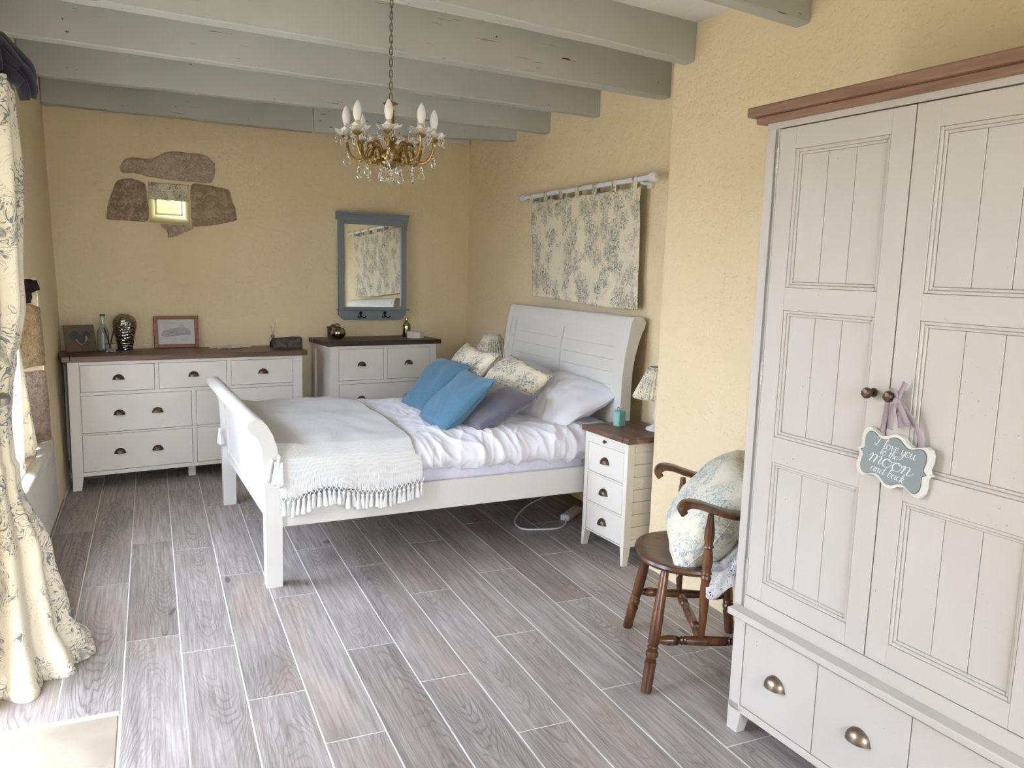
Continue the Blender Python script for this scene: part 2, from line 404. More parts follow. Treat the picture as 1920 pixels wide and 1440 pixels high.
# floor: grout bed + tiles
fb = MB(); fb.add([(-1.1, Y0-.2, -.012), (2.9, Y0-.2, -.012), (2.9, 7.3, -.012), (-1.1, 7.3, -.012), (-1.1, Y0-.2, -.1), (2.9, Y0-.2, -.1), (2.9, 7.3, -.1), (-1.1, 7.3, -.1)],
    [(0, 1, 2, 3), (7, 6, 5, 4), (0, 4, 5, 1), (1, 5, 6, 2), (2, 6, 7, 3), (3, 7, 4, 0)])
fb.box(-.575, 2.62, Y0+.02, 6.3, -.013, -.0012)
floor = struct(part('floor', fb, GROUT))
PW, PL, PX0 = .203, 1.2322, -.3415
joints = {-2: 22.0, -1: 24.43, 0: 26.2, 1: 28.99, 2: 28.1, 3: 25.87, 4: 24.1, 5: 27.1, 6: 25.4, 7: 23.25, 8: 26.6, 9: 23.95, 10: 27.7, 11: 24.55, 12: 27.05, 13: 24.2, 14: 26.0}
pm = {}
for k, j in joints.items():
    x0, x1 = PX0+k*PW, PX0+(k+1)*PW
    cx0, cx1 = max(x0+.0025, -.585), min(x1-.0025, 2.635)
    if cx1-cx0 < .02: continue
    y = j*PW+PL
    while y > Y0:
        a, b = max(y-PL+.0022, Y0+.01), min(y-.0022, YB(cx0)+.0)
        y -= PL
        if k <= 0: a = max(a, 2.872)
        if b-a < .03: continue
        key = (round(cx1-cx0, 4), round(b-a, 4))
        if key not in pm:
            pm[key] = MB().box(-key[0]/2, key[0]/2, -key[1]/2, key[1]/2, -.010, 0, .0012).mesh('floor_plank', PLANK)
        link('floor_plank', pm[key], floor, ((cx0+cx1)/2, (a+b)/2, 0))
for i, (a, b) in enumerate(((2.36, 2.845), (1.85, 2.352), (1.34, 1.842), (.83, 1.332), (.32, .822))):
    part('travertine_tile', MB().box(-.58, -.146, a, b, -.010, .003, .003), TRAV, floor)
part('threshold_strip', MB().box(-.58, -.143, 2.849, 2.868, -.010, .006, .003), simple('white_strip', (.72, .68, .60), .5), floor)

# left wall with a garden door (left of the view) and a low window
def wl(mb, y0, y1, z0, z1, t=.45):
    mb.hexa([(XL(z0)-t, y0, z0), (XL(z0), y0, z0), (XL(z0), y1, z0), (XL(z0)-t, y1, z0), (XL(z1)-t, y0, z1), (XL(z1), y0, z1), (XL(z1), y1, z1), (XL(z1)-t, y1, z1)])
mb = MB()
wl(mb, Y0-.3, 2.10, -.1, 2.9); wl(mb, 2.10, 2.98, 2.02, 2.9); wl(mb, 2.98, 3.55, -.1, 2.9)
wl(mb, 3.55, 5.3, -.1, .40); wl(mb, 3.55, 4.50, 2.0, 2.9); wl(mb, 4.50, 5.3, 1.42, 2.9); wl(mb, 5.3, 6.9, -.1, 2.9)  # unseen near part of the window is opened taller to brighten the bed
# splayed far jamb of the window
za, zb = .40, 1.42
mb.hexa([(XL(za), 5.305, za), (XL(za)-.45, 5.305, za), (XL(za)-.45, 5.02, za), (XL(za)-.30, 5.02, za), (XL(zb), 5.305, zb), (XL(zb)-.45, 5.305, zb), (XL(zb)-.45, 5.02, zb), (XL(zb)-.30, 5.02, zb)])
wall_left = struct(part('wall_left', mb, WALL))
# plastered ledge under the window (uneven front)
def ledge(u, v):
    y = 3.5+u*1.96; n = .012*N(y*5, v*3)+.01*N(y*17, 3)
    prof = [(-.02, 0), (.010, .02), (.014, .12), (.018, .30), (.020, .385), (.024, .425), (.018, .452), (.004, .462), (-.25, .462)]
    t = v*(len(prof)-1); i = min(int(t), len(prof)-2); q = t-i
    x = prof[i][0]*(1-q)+prof[i+1][0]*q; z = prof[i][1]*(1-q)+prof[i+1][1]*q
    e = min(1, (1-u)*9)
    return (XL(z)+x*e+n*.5*(1 if v < .95 else 0)*e, y, z+n*.4*(v > .6)*(v < .95))
lm = MB().grid(48, 34, ledge)
sill = part('plaster_sill', lm, WHITEWASH, wall_left, True, fix=False); solid(sill, .03)
# exposed quoin stones on the splayed jamb: local u runs from the inner corner outward
ju = Vector((-.30, -.285, 0)).normalized(); jn = Vector((ju.y*-1, ju.x, 0)); jn = Vector((.285, -.30, 0)).normalized()
def jamb_slab(name, pts, mat, depth, seed, rough=.006):
    """irregular slab on the jamb; pts = outline (u,z)"""
    P = []
    for (a, b), (a2, b2) in zip(pts, pts[1:]+pts[:1]): P += [Vector((a+(a2-a)*k/6, b+(b2-b)*k/6, 0)) for k in range(6)]
    c = sum((Vector(p) for p in P), Vector())/len(P)
    rings = [(1.0, -.01), (1.0, depth*.4), (.93, depth), (.6, depth*1.05), (.25, depth*1.08)]
    v = []; f = []; n = len(P)
    for ri, (s_, d) in enumerate(rings):
        for i, p in enumerate(P):
            q = c+(Vector(p)-c)*s_; z = q.y
            e = .006*N(q.x*60+seed, z*60) if ri < 3 else 0
            o = Vector((XL(z), 5.305, 0))+ju*(q.x+e)+jn*(d+rough*N(q.x*30, z*30, seed)); v.append((o.x, o.y, z+e))
    for r in range(len(rings)-1):
        for i in range(n): f.append((r*n+i, r*n+(i+1) % n, (r+1)*n+(i+1) % n, (r+1)*n+i))
    f.append(tuple((len(rings)-1)*n+i for i in range(n)))
    o = part(name, MB().add(v, f), mat, wall_left, True, angle=60); return o
jamb_slab('quoin_stone', [(-.010, .47), (.16, .465), (.33, .47), (.33, .87), (.17, .89), (-.008, .885), (-.012, .65)], QUOIN2, .010, 3)
jamb_slab('quoin_stone', [(-.008, .915), (.18, .905), (.33, .915), (.33, 1.20), (.2, 1.245), (.06, 1.27), (-.004, 1.25), (-.008, 1.1)], QUOIN, .013, 8)
jamb_slab('rotten_timber_end', [(.05, 1.275), (.20, 1.250), (.33, 1.22), (.33, 1.38), (.2, 1.40), (.06, 1.41), (.0, 1.40), (-.012, 1.345), (.04, 1.335)], ROT, .016, 5, .012)
# window in the left wall: frame, mullion, glass
win = struct(link('window_2', None)); 
wm = MB()
for a, b, c_, d in ((3.55, 5.02, .462, .50), (3.55, 4.54, 1.96, 2.0), (4.54, 5.02, 1.38, 1.42), (3.55, 3.59, .50, 1.96), (4.97, 5.02, .50, 1.38), (4.50, 4.54, .50, 1.96)): wm.box(-.97, -.91, a, b, c_, d, .004)
part('window_frame', wm, RODWHITE, win)
for a, b, c_ in ((3.59, 4.50, 1.96), (4.54, 4.97, 1.38)): part('window_pane', MB().box(-.945, -.940, a, b, .50, c_), PANE, win)
for i in range(4): part('sill_tile', MB().box(-.90, -.60, 3.60+i*.35, 3.94+i*.35, .462, .470, .002), simple('sill_tile_glaze_%d' % i, ((.62, .61, .58), (.55, .42, .32), (.60, .58, .54), (.50, .37, .28))[i], .25), win)
# garden door frame (beside the camera, out of view)
dr = struct(link('door_1', None)); dm = MB()
for a, b, c_, d in ((2.10, 2.14, 0, 2.02), (2.94, 2.98, 0, 2.02), (2.14, 2.94, 1.98, 2.02)): dm.box(-.97, -.90, a, b, c_, d, .004)
part('door_frame', dm, RODWHITE, dr)

# back wall (skewed), with the small splayed window
Lb = 3.9
def bwp(s_, d, z):   # s along wall, d outward depth
    c_, n_ = math.cos(BACK_ANG), math.sin(BACK_ANG)
    return (-.6+s_*c_-d*n_, 6.33+s_*n_+d*c_, z)
S0, S1, WZ0, WZ1 = .612, .890, 1.802, 2.088
T0, T1, TZ0, TZ1 = .726, .923, 1.886, 2.085
mb = MB()
def quadw(a, b): return None
xs = [-.6, S0, S1, Lb]; zs = [-.1, WZ0, WZ1, 2.9]; xo = [-.6, T0, T1, Lb]; zo = [-.1, TZ0, TZ1, 2.9]
v = [bwp(xs[i], 0, zs[j]) for j in range(4) for i in range(4)]+[bwp(xo[i], .42, zo[j]) for j in range(4) for i in range(4)]
f = []
for j in range(3):
    for i in range(3):
        if (i, j) == (1, 1): continue
        q = (j*4+i, j*4+i+1, j*4+i+5, j*4+i+4); f.append(q); f.append(tuple(16+k for k in reversed(q)))
for a, b in ((5, 6), (6, 10), (10, 9), (9, 5)): f.append((a, b, b+16, a+16))
for a, b in ((0, 3), (3, 15), (15, 12), (12, 0)): f.append((a, b, b+16, a+16))
wall_back = struct(part('wall_back', mb.add(v, f), WALL))
def back_stone(pts, mat, depth, seed):
    P = catmull([(a, b, 0) for a, b in pts], 4, True); c = sum((Vector(p) for p in P), Vector())/len(P)
    v = []; f = []; n = len(P); rings = [(1.0, .02), (1.0, -depth*.35), (.94, -depth), (.72, -depth*1.25), (.45, -depth*1.2), (.2, -depth*1.3)]
    for ri, (s_, d) in enumerate(rings):
        for i, p in enumerate(P):
            q = c+(Vector(p)-c)*s_; e = .007*N(q.x*45+seed, q.y*45) if ri < 3 else 0
            v.append(bwp(q.x+e, d-.014*abs(N(q.x*16, q.y*16, seed))*(ri > 0), q.y+e))
    for r in range(len(rings)-1):
        for i in range(n): f.append((r*n+i, r*n+(i+1) % n, (r+1)*n+(i+1) % n, (r+1)*n+i))
    f.append(tuple((len(rings)-1)*n+i for i in range(n)))
    return part('window_stone', MB().add(v, f), mat, wall_back, True, angle=60)
back_stone([(.435, 2.162), (.456, 2.22), (.52, 2.247), (.607, 2.245), (.667, 2.261), (.723, 2.298), (.79, 2.316), (.903, 2.314), (1.008, 2.311), (1.065, 2.268), (1.078, 2.231), (1.063, 2.143), (1.024, 2.112), (.898, 2.113), (.753, 2.111), (.613, 2.126), (.53, 2.139), (.453, 2.135)], STONE2, .012, 1)
back_stone([(.337, 1.825), (.35, 1.914), (.382, 2.008), (.417, 2.078), (.505, 2.096), (.582, 2.076), (.598, 2.036), (.602, 1.973), (.604, 1.818), (.495, 1.808), (.35, 1.805)], STONE, .012, 2)
back_stone([(.904, 2.081), (.987, 2.096), (1.099, 2.086), (1.17, 2.069), (1.191, 2.004), (1.227, 1.884), (1.221, 1.85), (1.115, 1.819), (.979, 1.795), (.910, 1.793), (.902, 1.897)], STONE3, .012, 3)
back_stone([(.688, 1.792), (.732, 1.747), (.736, 1.704), (.793, 1.712), (.825, 1.73), (.899, 1.766), (.905, 1.790), (.848, 1.794)], STONE2, .008, 4)
sw = struct(link('window_1', None))
fm = MB()
Mb = Matrix.Translation(Vector(bwp(0, 0, 0))) @ Matrix.Rotation(BACK_ANG, 4, 'Z')
for a, b, c_, d in ((T0-.01, T1+.01, TZ0-.01, TZ0+.008), (T0-.01, T1+.01, TZ1-.01, TZ1+.01), (T0-.01, T0+.012, TZ0, TZ1), (T1-.012, T1+.01, TZ0, TZ1)): fm.box(a, b, .395, .415, c_, d, .002, Mb)
part('window_frame', fm, WHITEWASH, sw)
part('window_pane', MB().box(T0, T1, .404, .407, TZ0, TZ1, 0, Mb), PANE, sw)
# little gathered valance across the upper half of the small window
def val(u, v):
    s_ = .6145+u*.273; z = 2.086-v*.118-.006*N(u*9, 2)*v
    return bwp(s_, .030+.006*math.sin(u*26+2*v)+.003*N(u*20, v*4), z)
vo = part('window_valance', MB().grid(60, 12, val), TOILE, None, True, fix=False); solid(vo, .002)
tag(vo, 'toile valance across the top of the small stone-framed window', 'valance')

# right wall, protruding pier, wall behind the camera, ceiling
def jag(z): return .006*N(z*3.1, 1.7)+.004*N(z*11, 5)
def rw(u, v):
    y = 3.2+u*3.8; z = -.05+v*2.9; return (XR+.008*N(y*1.6, z*1.6, 4)+.003*N(y*6, z*6, 9), y, z)
mb = MB().grid(70, 50, rw); o = struct(part('wall_right', mb, WALL, None, True, fix=False)); solid(o, .3, 1.0)
prof = [(XR+.3, YP+.002)]+[(XP+.10, YP)]+[(XP+.035*(1-math.sin(a)), YP-.035*(1-math.cos(a))) for a in [i*math.pi/2/7 for i in range(8)]]
prof += [(XP, YP-.1-i*.22) for i in range(25)]+[(XR+.3, prof[-1][1]-5.5)]
def pier(u, v):
    i = min(int(round(u*(len(prof)-1))), len(prof)-1); x, y = prof[i]; z = -.05+v*2.9
    e = jag(z) if i < 12 else 0; b = .006*N(y*1.8, z*1.8, 2) if i > 1 else 0
    return (x+b+(e*.5 if 1 < i < 12 else 0), y+e, z)
mb = MB().grid(len(prof), 80, pier); struct(part('wall_pier', mb, WALL, None, True, fix=False))
mb = MB()
for a, b, c_, d in ((-1.1, -.40, -.1, 2.9), (1.70, 2.9, -.1, 2.9), (-.40, 1.70, -.1, .40), (-.40, 1.70, 2.30, 2.9)): mb.box(a, b, Y0-.3, Y0, c_, d)  # opening in this unseen wall is added to let in fill daylight
struct(part('wall_front', mb, WALL))
ceil = struct(part('ceiling', MB().box(-1.1, 2.95, Y0-.3, 7.4, ZC+.02, ZC+.14), CEILW))
bwid = .19; x = -.62; i = 0
while x < XR:
    part('ceiling_board', MB().box(x+.0015, x+bwid-.0015, Y0, YB(x)+.05, ZC, ZC+.022, .002), CEILW, ceil); x += bwid
# crumbling plaster in the ceiling corner
def crumb(u, v):
    s_ = 2.45+u*.82; z = 2.66+.05*v+(1-v)*(.03*N(s_*9, 3)-.045*math.exp(-((u-.9)/.25)**2)); return bwp(s_, -.012+.004*N(s_*20, v*3), z)
o = part('cornice_plaster', MB().grid(40, 5, crumb), simple('raw_white_plaster', (.74, .70, .64), .95, bump=.6, bs=40), wall_back, True, fix=False); solid(o, .02)

# beams: (y at left wall, y at right end, right x, z bottom, depth, width)
def beam(yl, yr, xr, z0, z1, wd, seed):
    nx = 40
    def f(u, v):
        t = v*4; k = int(t) % 4
        x = -.62+u*(xr+.62); y = yl+(yr-yl)*(x+.6)/(xr+.6)
        wob = .004*N(x*2.3, seed)+.0025*N(x*9, seed*3)
        b = .006
        c = [(0, z1), (0, z0+b), (b, z0), (wd-b, z0), (wd, z0+b), (wd, z1)][int(round(v*5))]
        return (x, y+c[0]+wob*(1 if c[0] < wd/2 else -.5), c[1]+(.004*N(x*3, seed+7)+.003*N(x*13, seed) if c[1] < z1-.01 else 0))
    mb = MB().grid(nx, 6, f)
    mb.f.append(tuple(range(nx-1, 6*nx, nx))); mb.f.append(tuple(range(0, 6*nx, nx)))
    o = struct(part('ceiling_beam', mb, BEAM, None, True, fix=True, angle=28)); return o
Zt = ZC+.01
beam(2.02, 2.528, XP+.02, 2.522, Zt, .075, 1)
beam(2.79, 3.247, XP+.02, 2.532, Zt, .082, 2)
beam(3.53, 3.822, XR+.02, 2.500, Zt, .085, 3)
beam(4.36, 4.582, XR+.02, 2.520, Zt, .080, 4)
beam(5.22, 5.290, XR+.02, 2.516, Zt, .080, 5)
beam(1.25, 1.80, XP+.02, 2.525, Zt, .08, 7); beam(.5, 1.05, XP+.02, 2.525, Zt, .08, 8); beam(-.25, .3, XP+.02, 2.525, Zt, .08, 9); beam(-1.0, -.45, XP+.02, 2.525, Zt, .08, 10)
beam(6.245, 6.365, 1.16, 2.532, Zt, .075, 6)
da = math.atan2(5.85-6.37, 2.66-1.15)
struct(part('ceiling_beam', MB().box(0, 1.62, 0, .08, 2.535, Zt, .005, Matrix.Translation((1.165, 6.362, 0)) @ Matrix.Rotation(da, 4, 'Z')), BEAM))

# outside: ground and the hedge seen through the small window
struct(part('ground', MB().box(-14, 14, -14, 22, -.35, -.12), GROUND))
def hedge(u, v):
    a = u*2*math.pi; p = v*math.pi*.98; d = Vector((math.sin(p)*math.cos(a)*3.4, math.sin(p)*math.sin(a)*.9, math.cos(p)*2.9+1.6))
    k = .22*N(d.x*2, d.y*2, d.z*2)+.12*N(d.x*6, d.y*6, d.z*6)+.07*N(d.x*15, d.y*15, d.z*15)
    return (.9+d.x*(1+k), 9.9+d.y*(1+k), max(-.12, d.z*(1+k*.7)))
tag(part('garden_hedge', MB().grid(150, 90, hedge, closeu=True), LEAFM, None, True, angle=80), 'sunlit green hedge outside the small stone-framed window', 'hedge')

def sky_screen_wall(label, x0, x1, y0, y1, h):  # unseen walls added outdoors to cut the low sky light
    def f(u, v):
        a = u*4; k = int(a) % 4; q = a-int(a); c = [(x0, y0), (x1, y0), (x1, y1), (x0, y1)]; p, r = c[k], c[(k+1) % 4]
        x, y = p[0]+(r[0]-p[0])*q, p[1]+(r[1]-p[1])*q; z = -.12+v*(h+.06*N(x*.7, y*.7))
        return (x+.06*N(x, y*1.3, z*1.3), y+.06*N(x*1.3, y, z), z)
    mb = MB().grid(160, 14, f, closeu=True); n = 160; mb.f.append(tuple((13)*n+i for i in range(n)))
    return tag(part('added_sky_screen', mb, GSTONE, None, True, angle=60), label, 'wall')
sky_screen_wall('unseen warm stone wall added outside the door at left to block low sky', -4.9, -4.5, -7, 12, 1.9)
sky_screen_wall('unseen warm stone wall added outside behind the room to block low sky', -4.5, 7, -6.4, -6.0, 2.3)
# ------------------------------------------------------------------ case furniture
def cup_mesh(mat, a=.036, d=.026, h=.036):
    def f(u, v):
        th = math.pi*u; ph = math.pi/2*v
        return (-a*math.cos(th)*math.cos(ph)*1.0, -d*math.sin(th)*math.cos(ph)-.001, h*math.sin(ph)-.012)
    mb = MB().grid(15, 7, f)
    def g(u, v):
        th = math.pi*u; ph = math.pi/2*v
        return (-(a-.003)*math.cos(th)*math.cos(ph), -(d-.003)*math.sin(th)*math.cos(ph)-.001, (h-.003)*math.sin(ph)-.012)
    mb.grid(15, 7, g)
    mb.box(-a-.002, a+.002, -.002, 0, -.014, -.009, .0006)
    return mb.mesh('cup_handle', mat, True, fix=True, angle=60)
CUP = cup_mesh(BRONZE)
CUPW = cup_mesh(simple('worn_bronze', (.17, .13, .095), .35, .9, c2=(.28, .22, .17), ns=25), .040, .030, .040)

def leg_taper(mb, x0, x1, y0, y1, z1, side, t=.014):
    """square leg that narrows toward its foot on the inner side"""
    xa, xb = (x0, x1-t) if side < 0 else (x0+t, x1)
    mb.hexa([(xa, y0, 0), (xb, y0, 0), (xb, y1-t, 0), (xa, y1-t, 0), (x0, y0, z1), (x1, y0, z1), (x1, y1, z1), (x0, y1, z1)])

def case(root, W, D, Hb, zb, slab_t, over, drawers, stile, mat, topmat, handles, gap=.0025, boards=False, cup=None, ox=.012):
    """drawers: list of (x0,x1,z0,z1,[handle xs]); front plane y=0, body to Hb"""
    c = MB(); c.box(.012, W-.012, .018, D, zb, Hb-.001, .001)
    part('carcass', c, mat, root)
    # face frame around the drawers
    xsL = min(d[0] for d in drawers)-gap; xsR = max(d[1] for d in drawers)+gap
    fr = MB()
    rows = sorted({(round(d[2], 4), round(d[3], 4)) for d in drawers})
    z = zb
    for a, b in rows:
        fr.box(xsL, xsR, 0, .02, z, a-gap, .0008); z = b+gap
        ds = sorted([d for d in drawers if abs(d[2]-a) < 1e-3])
        for p, q in zip(ds, ds[1:]): fr.box(p[1]+gap, q[0]-gap, 0, .02, a-gap, b+gap, .0008)
    fr.box(xsL, xsR, 0, .02, z, Hb, .0008)
    part('face_frame', fr, mat, root)
    for sd, (xa, xb) in ((-1, (0, xsL)), (1, (xsR, W))):
        for y0, y1, nm in ((0, .045, 1), (D-.045, D, 0)):
            m_ = MB()
            if nm:
                leg_taper(m_, xa, xb, y0, y1, zb, sd); m_.box(xa, xb, y0, y1, zb, Hb, .0015)
            else:
                xa2, xb2 = (0, .045) if sd < 0 else (W-.045, W)
                leg_taper(m_, xa2, xb2, D-.045, D, zb, sd); m_.box(xa2, xb2, D-.045, D, zb, Hb, .0015)
            part('leg', m_, mat, root)
    # side rails: panel sits recessed between the legs, so rails top and bottom
    for xa, xb in ((.001, .016), (W-.016, W-.001)):
        part('side_rail', MB().box(xa, xb, .045, D-.045, Hb-.05, Hb, .001), mat, root)
        part('side_rail', MB().box(xa, xb, .045, D-.045, zb, zb+.04, .001), mat, root)
    if boards:
        n = 7; hb = (Hb-.05-zb-.04)/n
        for xa, xb in ((.004, .014), (W-.014, W-.004)):
            for i in range(n): part('side_board', MB().box(xa, xb, .045, D-.045, zb+.04+i*hb+.0008, zb+.04+(i+1)*hb-.0008, .002), mat, root)
    for d in drawers:
        o = part('drawer', MB().box(d[0], d[1], .001, .02, d[2], d[3], .0018), mat, root)
        for hx in d[4]:
            k = link('cup_handle', cup or CUP, o, (hx, .001, (d[2]+d[3])/2+ (d[5] if len(d) > 5 else .0)))
            k['label'] = 'dark bronze cup handle'
    tp = MB(); nb = 3; y0 = -over; dy = (D+over+.004)/nb
    for i in range(nb): tp.box(-over-ox+.05, W+over+ox-.05, y0+i*dy, y0+(i+1)*dy-.0004, Hb, Hb+slab_t, .0015)
    tp.box(-over-ox, -over-ox+.0495, y0, y0+dy*nb, Hb, Hb+slab_t, .003); tp.box(W+over+ox-.0495, W+over+ox, y0, y0+dy*nb, Hb, Hb+slab_t, .003)
    part('top', tp, topmat, root)['label'] = 'brown wooden top'

AD = math.atan(.144)
dresser = thing('dresser', 'wide white seven-drawer dresser with brown wooden top and bronze cup handles', 'dresser', (-.511, 5.868, 0), AD)
case(dresser, 1.548, .415, .862, .092, .036, .022,
     [(.072, .519, .660, .837, [.298]), (.550, .996, .660, .837, [.775]), (1.030, 1.476, .660, .837, [1.256]),
      (.070, .754, .385, .634, [.295, .533]), (.787, 1.476, .385, .634, [1.01, 1.25]),
      (.068, .754, .122, .368, [.290, .527]), (.787, 1.476, .122, .368, [1.01, 1.25])], .068, WHITE, TOPWOOD, None)
part('centre_foot', MB().box(.74, .79, .10, .15, 0, .092, .002), WHITE, dresser)
chest = thing('chest_of_drawers', 'upright white chest of drawers with dark walnut top under the mirror', 'chest of drawers', (1.236, 6.105, 0), math.atan(.15))
case(chest, .905, .40, .922, .09, .036, .022,
     [(.070, .439, .652, .895, [.254]), (.472, .846, .652, .895, [.656]),
      (.072, .846, .385, .620, [.252, .650]), (.072, .846, .115, .355, [.252, .650])], .068, WHITE, DARKTOP, None)
def nightstand(label, loc, rot):
    r = thing('nightstand', label, 'nightstand', loc, rot)
    case(r, .40, .36, .664, .10, .030, .016,
         [(.034, .366, .445, .606, [.20]), (.036, .366, .272, .432, [.20]), (.038, .366, .110, .258, [.20])], .034, WHITE, TOPWOOD, None, boards=True, ox=.002)
    s_ = part('pull_out_slide', MB().box(.045, .355, -.002, .02, .622, .648, .002), WHITE, r)
    part('knob', MB().lathe([(0, .018), (.008, .017), (.010, .011), (.006, .005), (.005, 0)], 12, Matrix.Translation((.2, -.002, .636)) @ Matrix.Rotation(R(90), 4, 'X')), BRONZE, s_, True)
    return r
# front faces -x: local x runs toward the camera
NSR = math.atan2(-1, .07)
nightstand('narrow white three-drawer nightstand beside the cream pier', (2.207, 3.848, 0), NSR)
nightstand('nightstand on the far side of the bed under the far lamp', (2.215, 5.87, 0), R(-90))

# ------------------------------------------------------------------ wardrobe
WA = math.atan2(-1, .053)
wd = thing('wardrobe', 'large white double wardrobe with panelled doors and wooden cornice', 'wardrobe', (1.774, 2.03, 0), WA)
# local: x toward the camera along the front, y into the wardrobe (front plane of base y=0)
WW = 1.035; WD = .505
b = MB(); b.box(.0, WW, .022, WD, .098, .402, .001); b.box(.0, WW, 0, .03, .398, .406, .001); b.box(.0, WW, 0, .03, .078, .103, .001)
b.box(.0, .050, 0, .05, .09, .402, .002); b.box(WW-.05, WW, 0, .05, .09, .402, .002)
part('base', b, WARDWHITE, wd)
for sd, xa, xb in ((-1, 0, .062), (1, WW-.062, WW)):
    for y0 in (0, WD-.05):
        m_ = MB(); leg_taper(m_, xa, xb, y0, y0+.05, .09, sd, .015); part('foot', m_, WARDWHITE, wd)
for i, (a, c_) in enumerate(((.053, .356), (.359, .672), (.675, .982))):
    o = part('drawer_front', MB().box(a, c_, .002, .022, .106, .3955, .0012), WARDWHITE, wd)
    if True: link('cup_handle', CUPW, o, ((.2, .519, .838)[i], .002, .252))
part('base_ledge', MB().box(-.022, WW+.022, -.016, WD, .406, .430, .004), WARDWHITE, wd)
u_ = MB(); yF = .030
u_.box(-.005, .014, yF, WD-.02, .430, 2.0, .002); u_.box(.968, WW+.005, yF, WD-.02, .430, 2.0, .002); u_.box(.014, .968, yF+.03, WD-.02, .43, 2.0)
u_.box(-.04, .0125, yF, yF+.05, .430, 2.005, .003); u_.box(.9695, WW+.04, yF, yF+.05, .430, 2.005, .003)
u_.box(-.04, WW+.04, yF+.05, WD-.02, .430, 2.005, .002)
u_.box(.0125, .9695, yF+.002, yF+.03, .430, .476, .001); u_.box(-.04, WW+.04, yF-.001, yF+.05, 2.003, 2.024, .001)
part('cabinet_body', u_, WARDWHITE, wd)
c1 = MB(); c1.box(-.068, WW+.068, yF-.026, WD, 2.022, 2.044, .004); c1.box(-.092, WW+.092, yF-.045, WD+.01, 2.044, 2.074, .005)
part('cornice', c1, CORNICE, wd)['label'] = 'reddish brown wooden cornice'
def wdoor(x0, x1, knobx, hinge):
    """frame-and-panel door: three panels of three boards"""
    z0, z1 = .480, 1.999; fy0, fy1 = yF-.001, yF+.022
    fx0, fx1 = x0+.068, x1-.068
    pz = [(.545, .955), (1.037, 1.442), (1.512, 1.933)]
    fr = MB(); fr.box(x0, fx0, fy0, fy1, z0, z1, .0012); fr.box(fx1, x1, fy0, fy1, z0, z1, .0012)
    zz = z0
    for a, c_ in pz: fr.box(fx0, fx1, fy0+.0003, fy1, zz, a, .0008); zz = c_
    fr.box(fx0, fx1, fy0+.0003, fy1, zz, z1, .0008)
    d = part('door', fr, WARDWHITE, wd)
    for a, c_ in pz:
        mo = MB()
        for k, (ins, yy, th) in enumerate(((0, .003, .010), (.010, .008, .008))):
            p0, p1, q0, q1 = fx0+ins, fx1-ins, a+ins, c_-ins
            mo.box(p0, p0+th, fy0+yy, fy1, q0, q1, .0025); mo.box(p1-th, p1, fy0+yy, fy1, q0, q1, .0025)
            mo.box(p0+th, p1-th, fy0+yy, fy1, q0, q0+th, .0025); mo.box(p0+th, p1-th, fy0+yy, fy1, q1-th, q1, .0025)
        part('panel_moulding', mo, WARDWHITE, d)
        n = 3; wdt = (fx1-fx0-.036)/n
        for i in range(n): part('panel_board', MB().box(fx0+.018+i*wdt+.0006, fx0+.018+(i+1)*wdt-.0006, fy0+.013, fy1, a+.018, c_-.018, .0016), WARDWHITE, d)
    part('knob', MB().lathe([(.013, 0), (.013, .003), (.007, .006), (.007, .016), (.012, .019), (.0155, .026), (.0155, .032), (.011, .039), (0, .0415)], 16, Matrix.Translation((knobx, fy0, 1.234)) @ Matrix.Rotation(R(90), 4, 'X')), BRONZE, d, True)
    for hz in (.567, 1.235, 1.905):
        hm = MB()
        for k in range(5): hm.tube([(hinge, fy0-.002, hz-.038+k*.0155), (hinge, fy0-.002, hz-.038+k*.0155+.0145)], .0045, 8)
        part('hinge', hm, HINGE, d)
wdoor(.0155, .4865, .440, .014); wdoor(.4905, .9665, .509, .968)

# ------------------------------------------------------------------ bed
BA = math.atan(.053); BW = 1.53
bed = thing('sleigh_bed', 'white painted sleigh bed with scrolled headboard and footboard', 'bed', (.462, 3.782, 0), BA)
FP = [(-.079, .802), (-.063, .817), (-.039, .824), (-.012, .818), (.010, .792), (.036, .744), (.055, .683), (.065, .614), (.071, .544), (.075, .43), (.075, .30), (.074, 0), (-.0, 0), (-.002, .30), (-.004, .5), (-.008, .586), (-.014, .671), (-.033, .732), (-.064, .759), (-.077, .781)]
for y0 in (0, BW-.07):
    part('foot_post', MB().prism(FP, 'y', y0, y0+.07), BEDWHITE, bed, True, angle=30)
scr = [(-.079, .802), (-.063, .817), (-.039, .824), (-.012, .818), (.010, .792), (.020, .765), (-.010, .748), (-.033, .732), (-.064, .759), (-.077, .781)]
part('foot_scroll', MB().prism(scr, 'y', .07, BW-.07), BEDWHITE, bed, True, angle=40)
def fpan(x_off, th):
    pts = [(.040, .315), (.040, .43), (.034, .55), (.026, .64), (.012, .71), (-.005, .755)]
    pts = catmull([(a, b_, 0) for a, b_ in pts], 5)
    L_ = [(p.x+x_off-th/2, p.y) for p in pts]; R_ = [(p.x+x_off+th/2, p.y) for p in reversed(pts)]
    return L_+R_
n = 3; pw = (BW-.14)/n
for i in range(n): part('foot_panel', MB().prism(fpan(0, .018), 'y', .07+i*pw+.0012, .07+(i+1)*pw-.0012), BEDWHITE, bed, True, angle=30)
fl_ = MB()
fl_.prism(fpan(-.004, .028)[:], 'y', .07, .13); fl_.prism(fpan(-.004, .028), 'y', BW-.13, BW-.07); fl_.prism(fpan(-.004, .028), 'y', BW/2-.03, BW/2+.03)
part('foot_stile', fl_, BEDWHITE, bed, True, angle=30)
part('foot_rail', MB().box(.024, .056, .07, BW-.07, .300, .36, .003), BEDWHITE, bed)
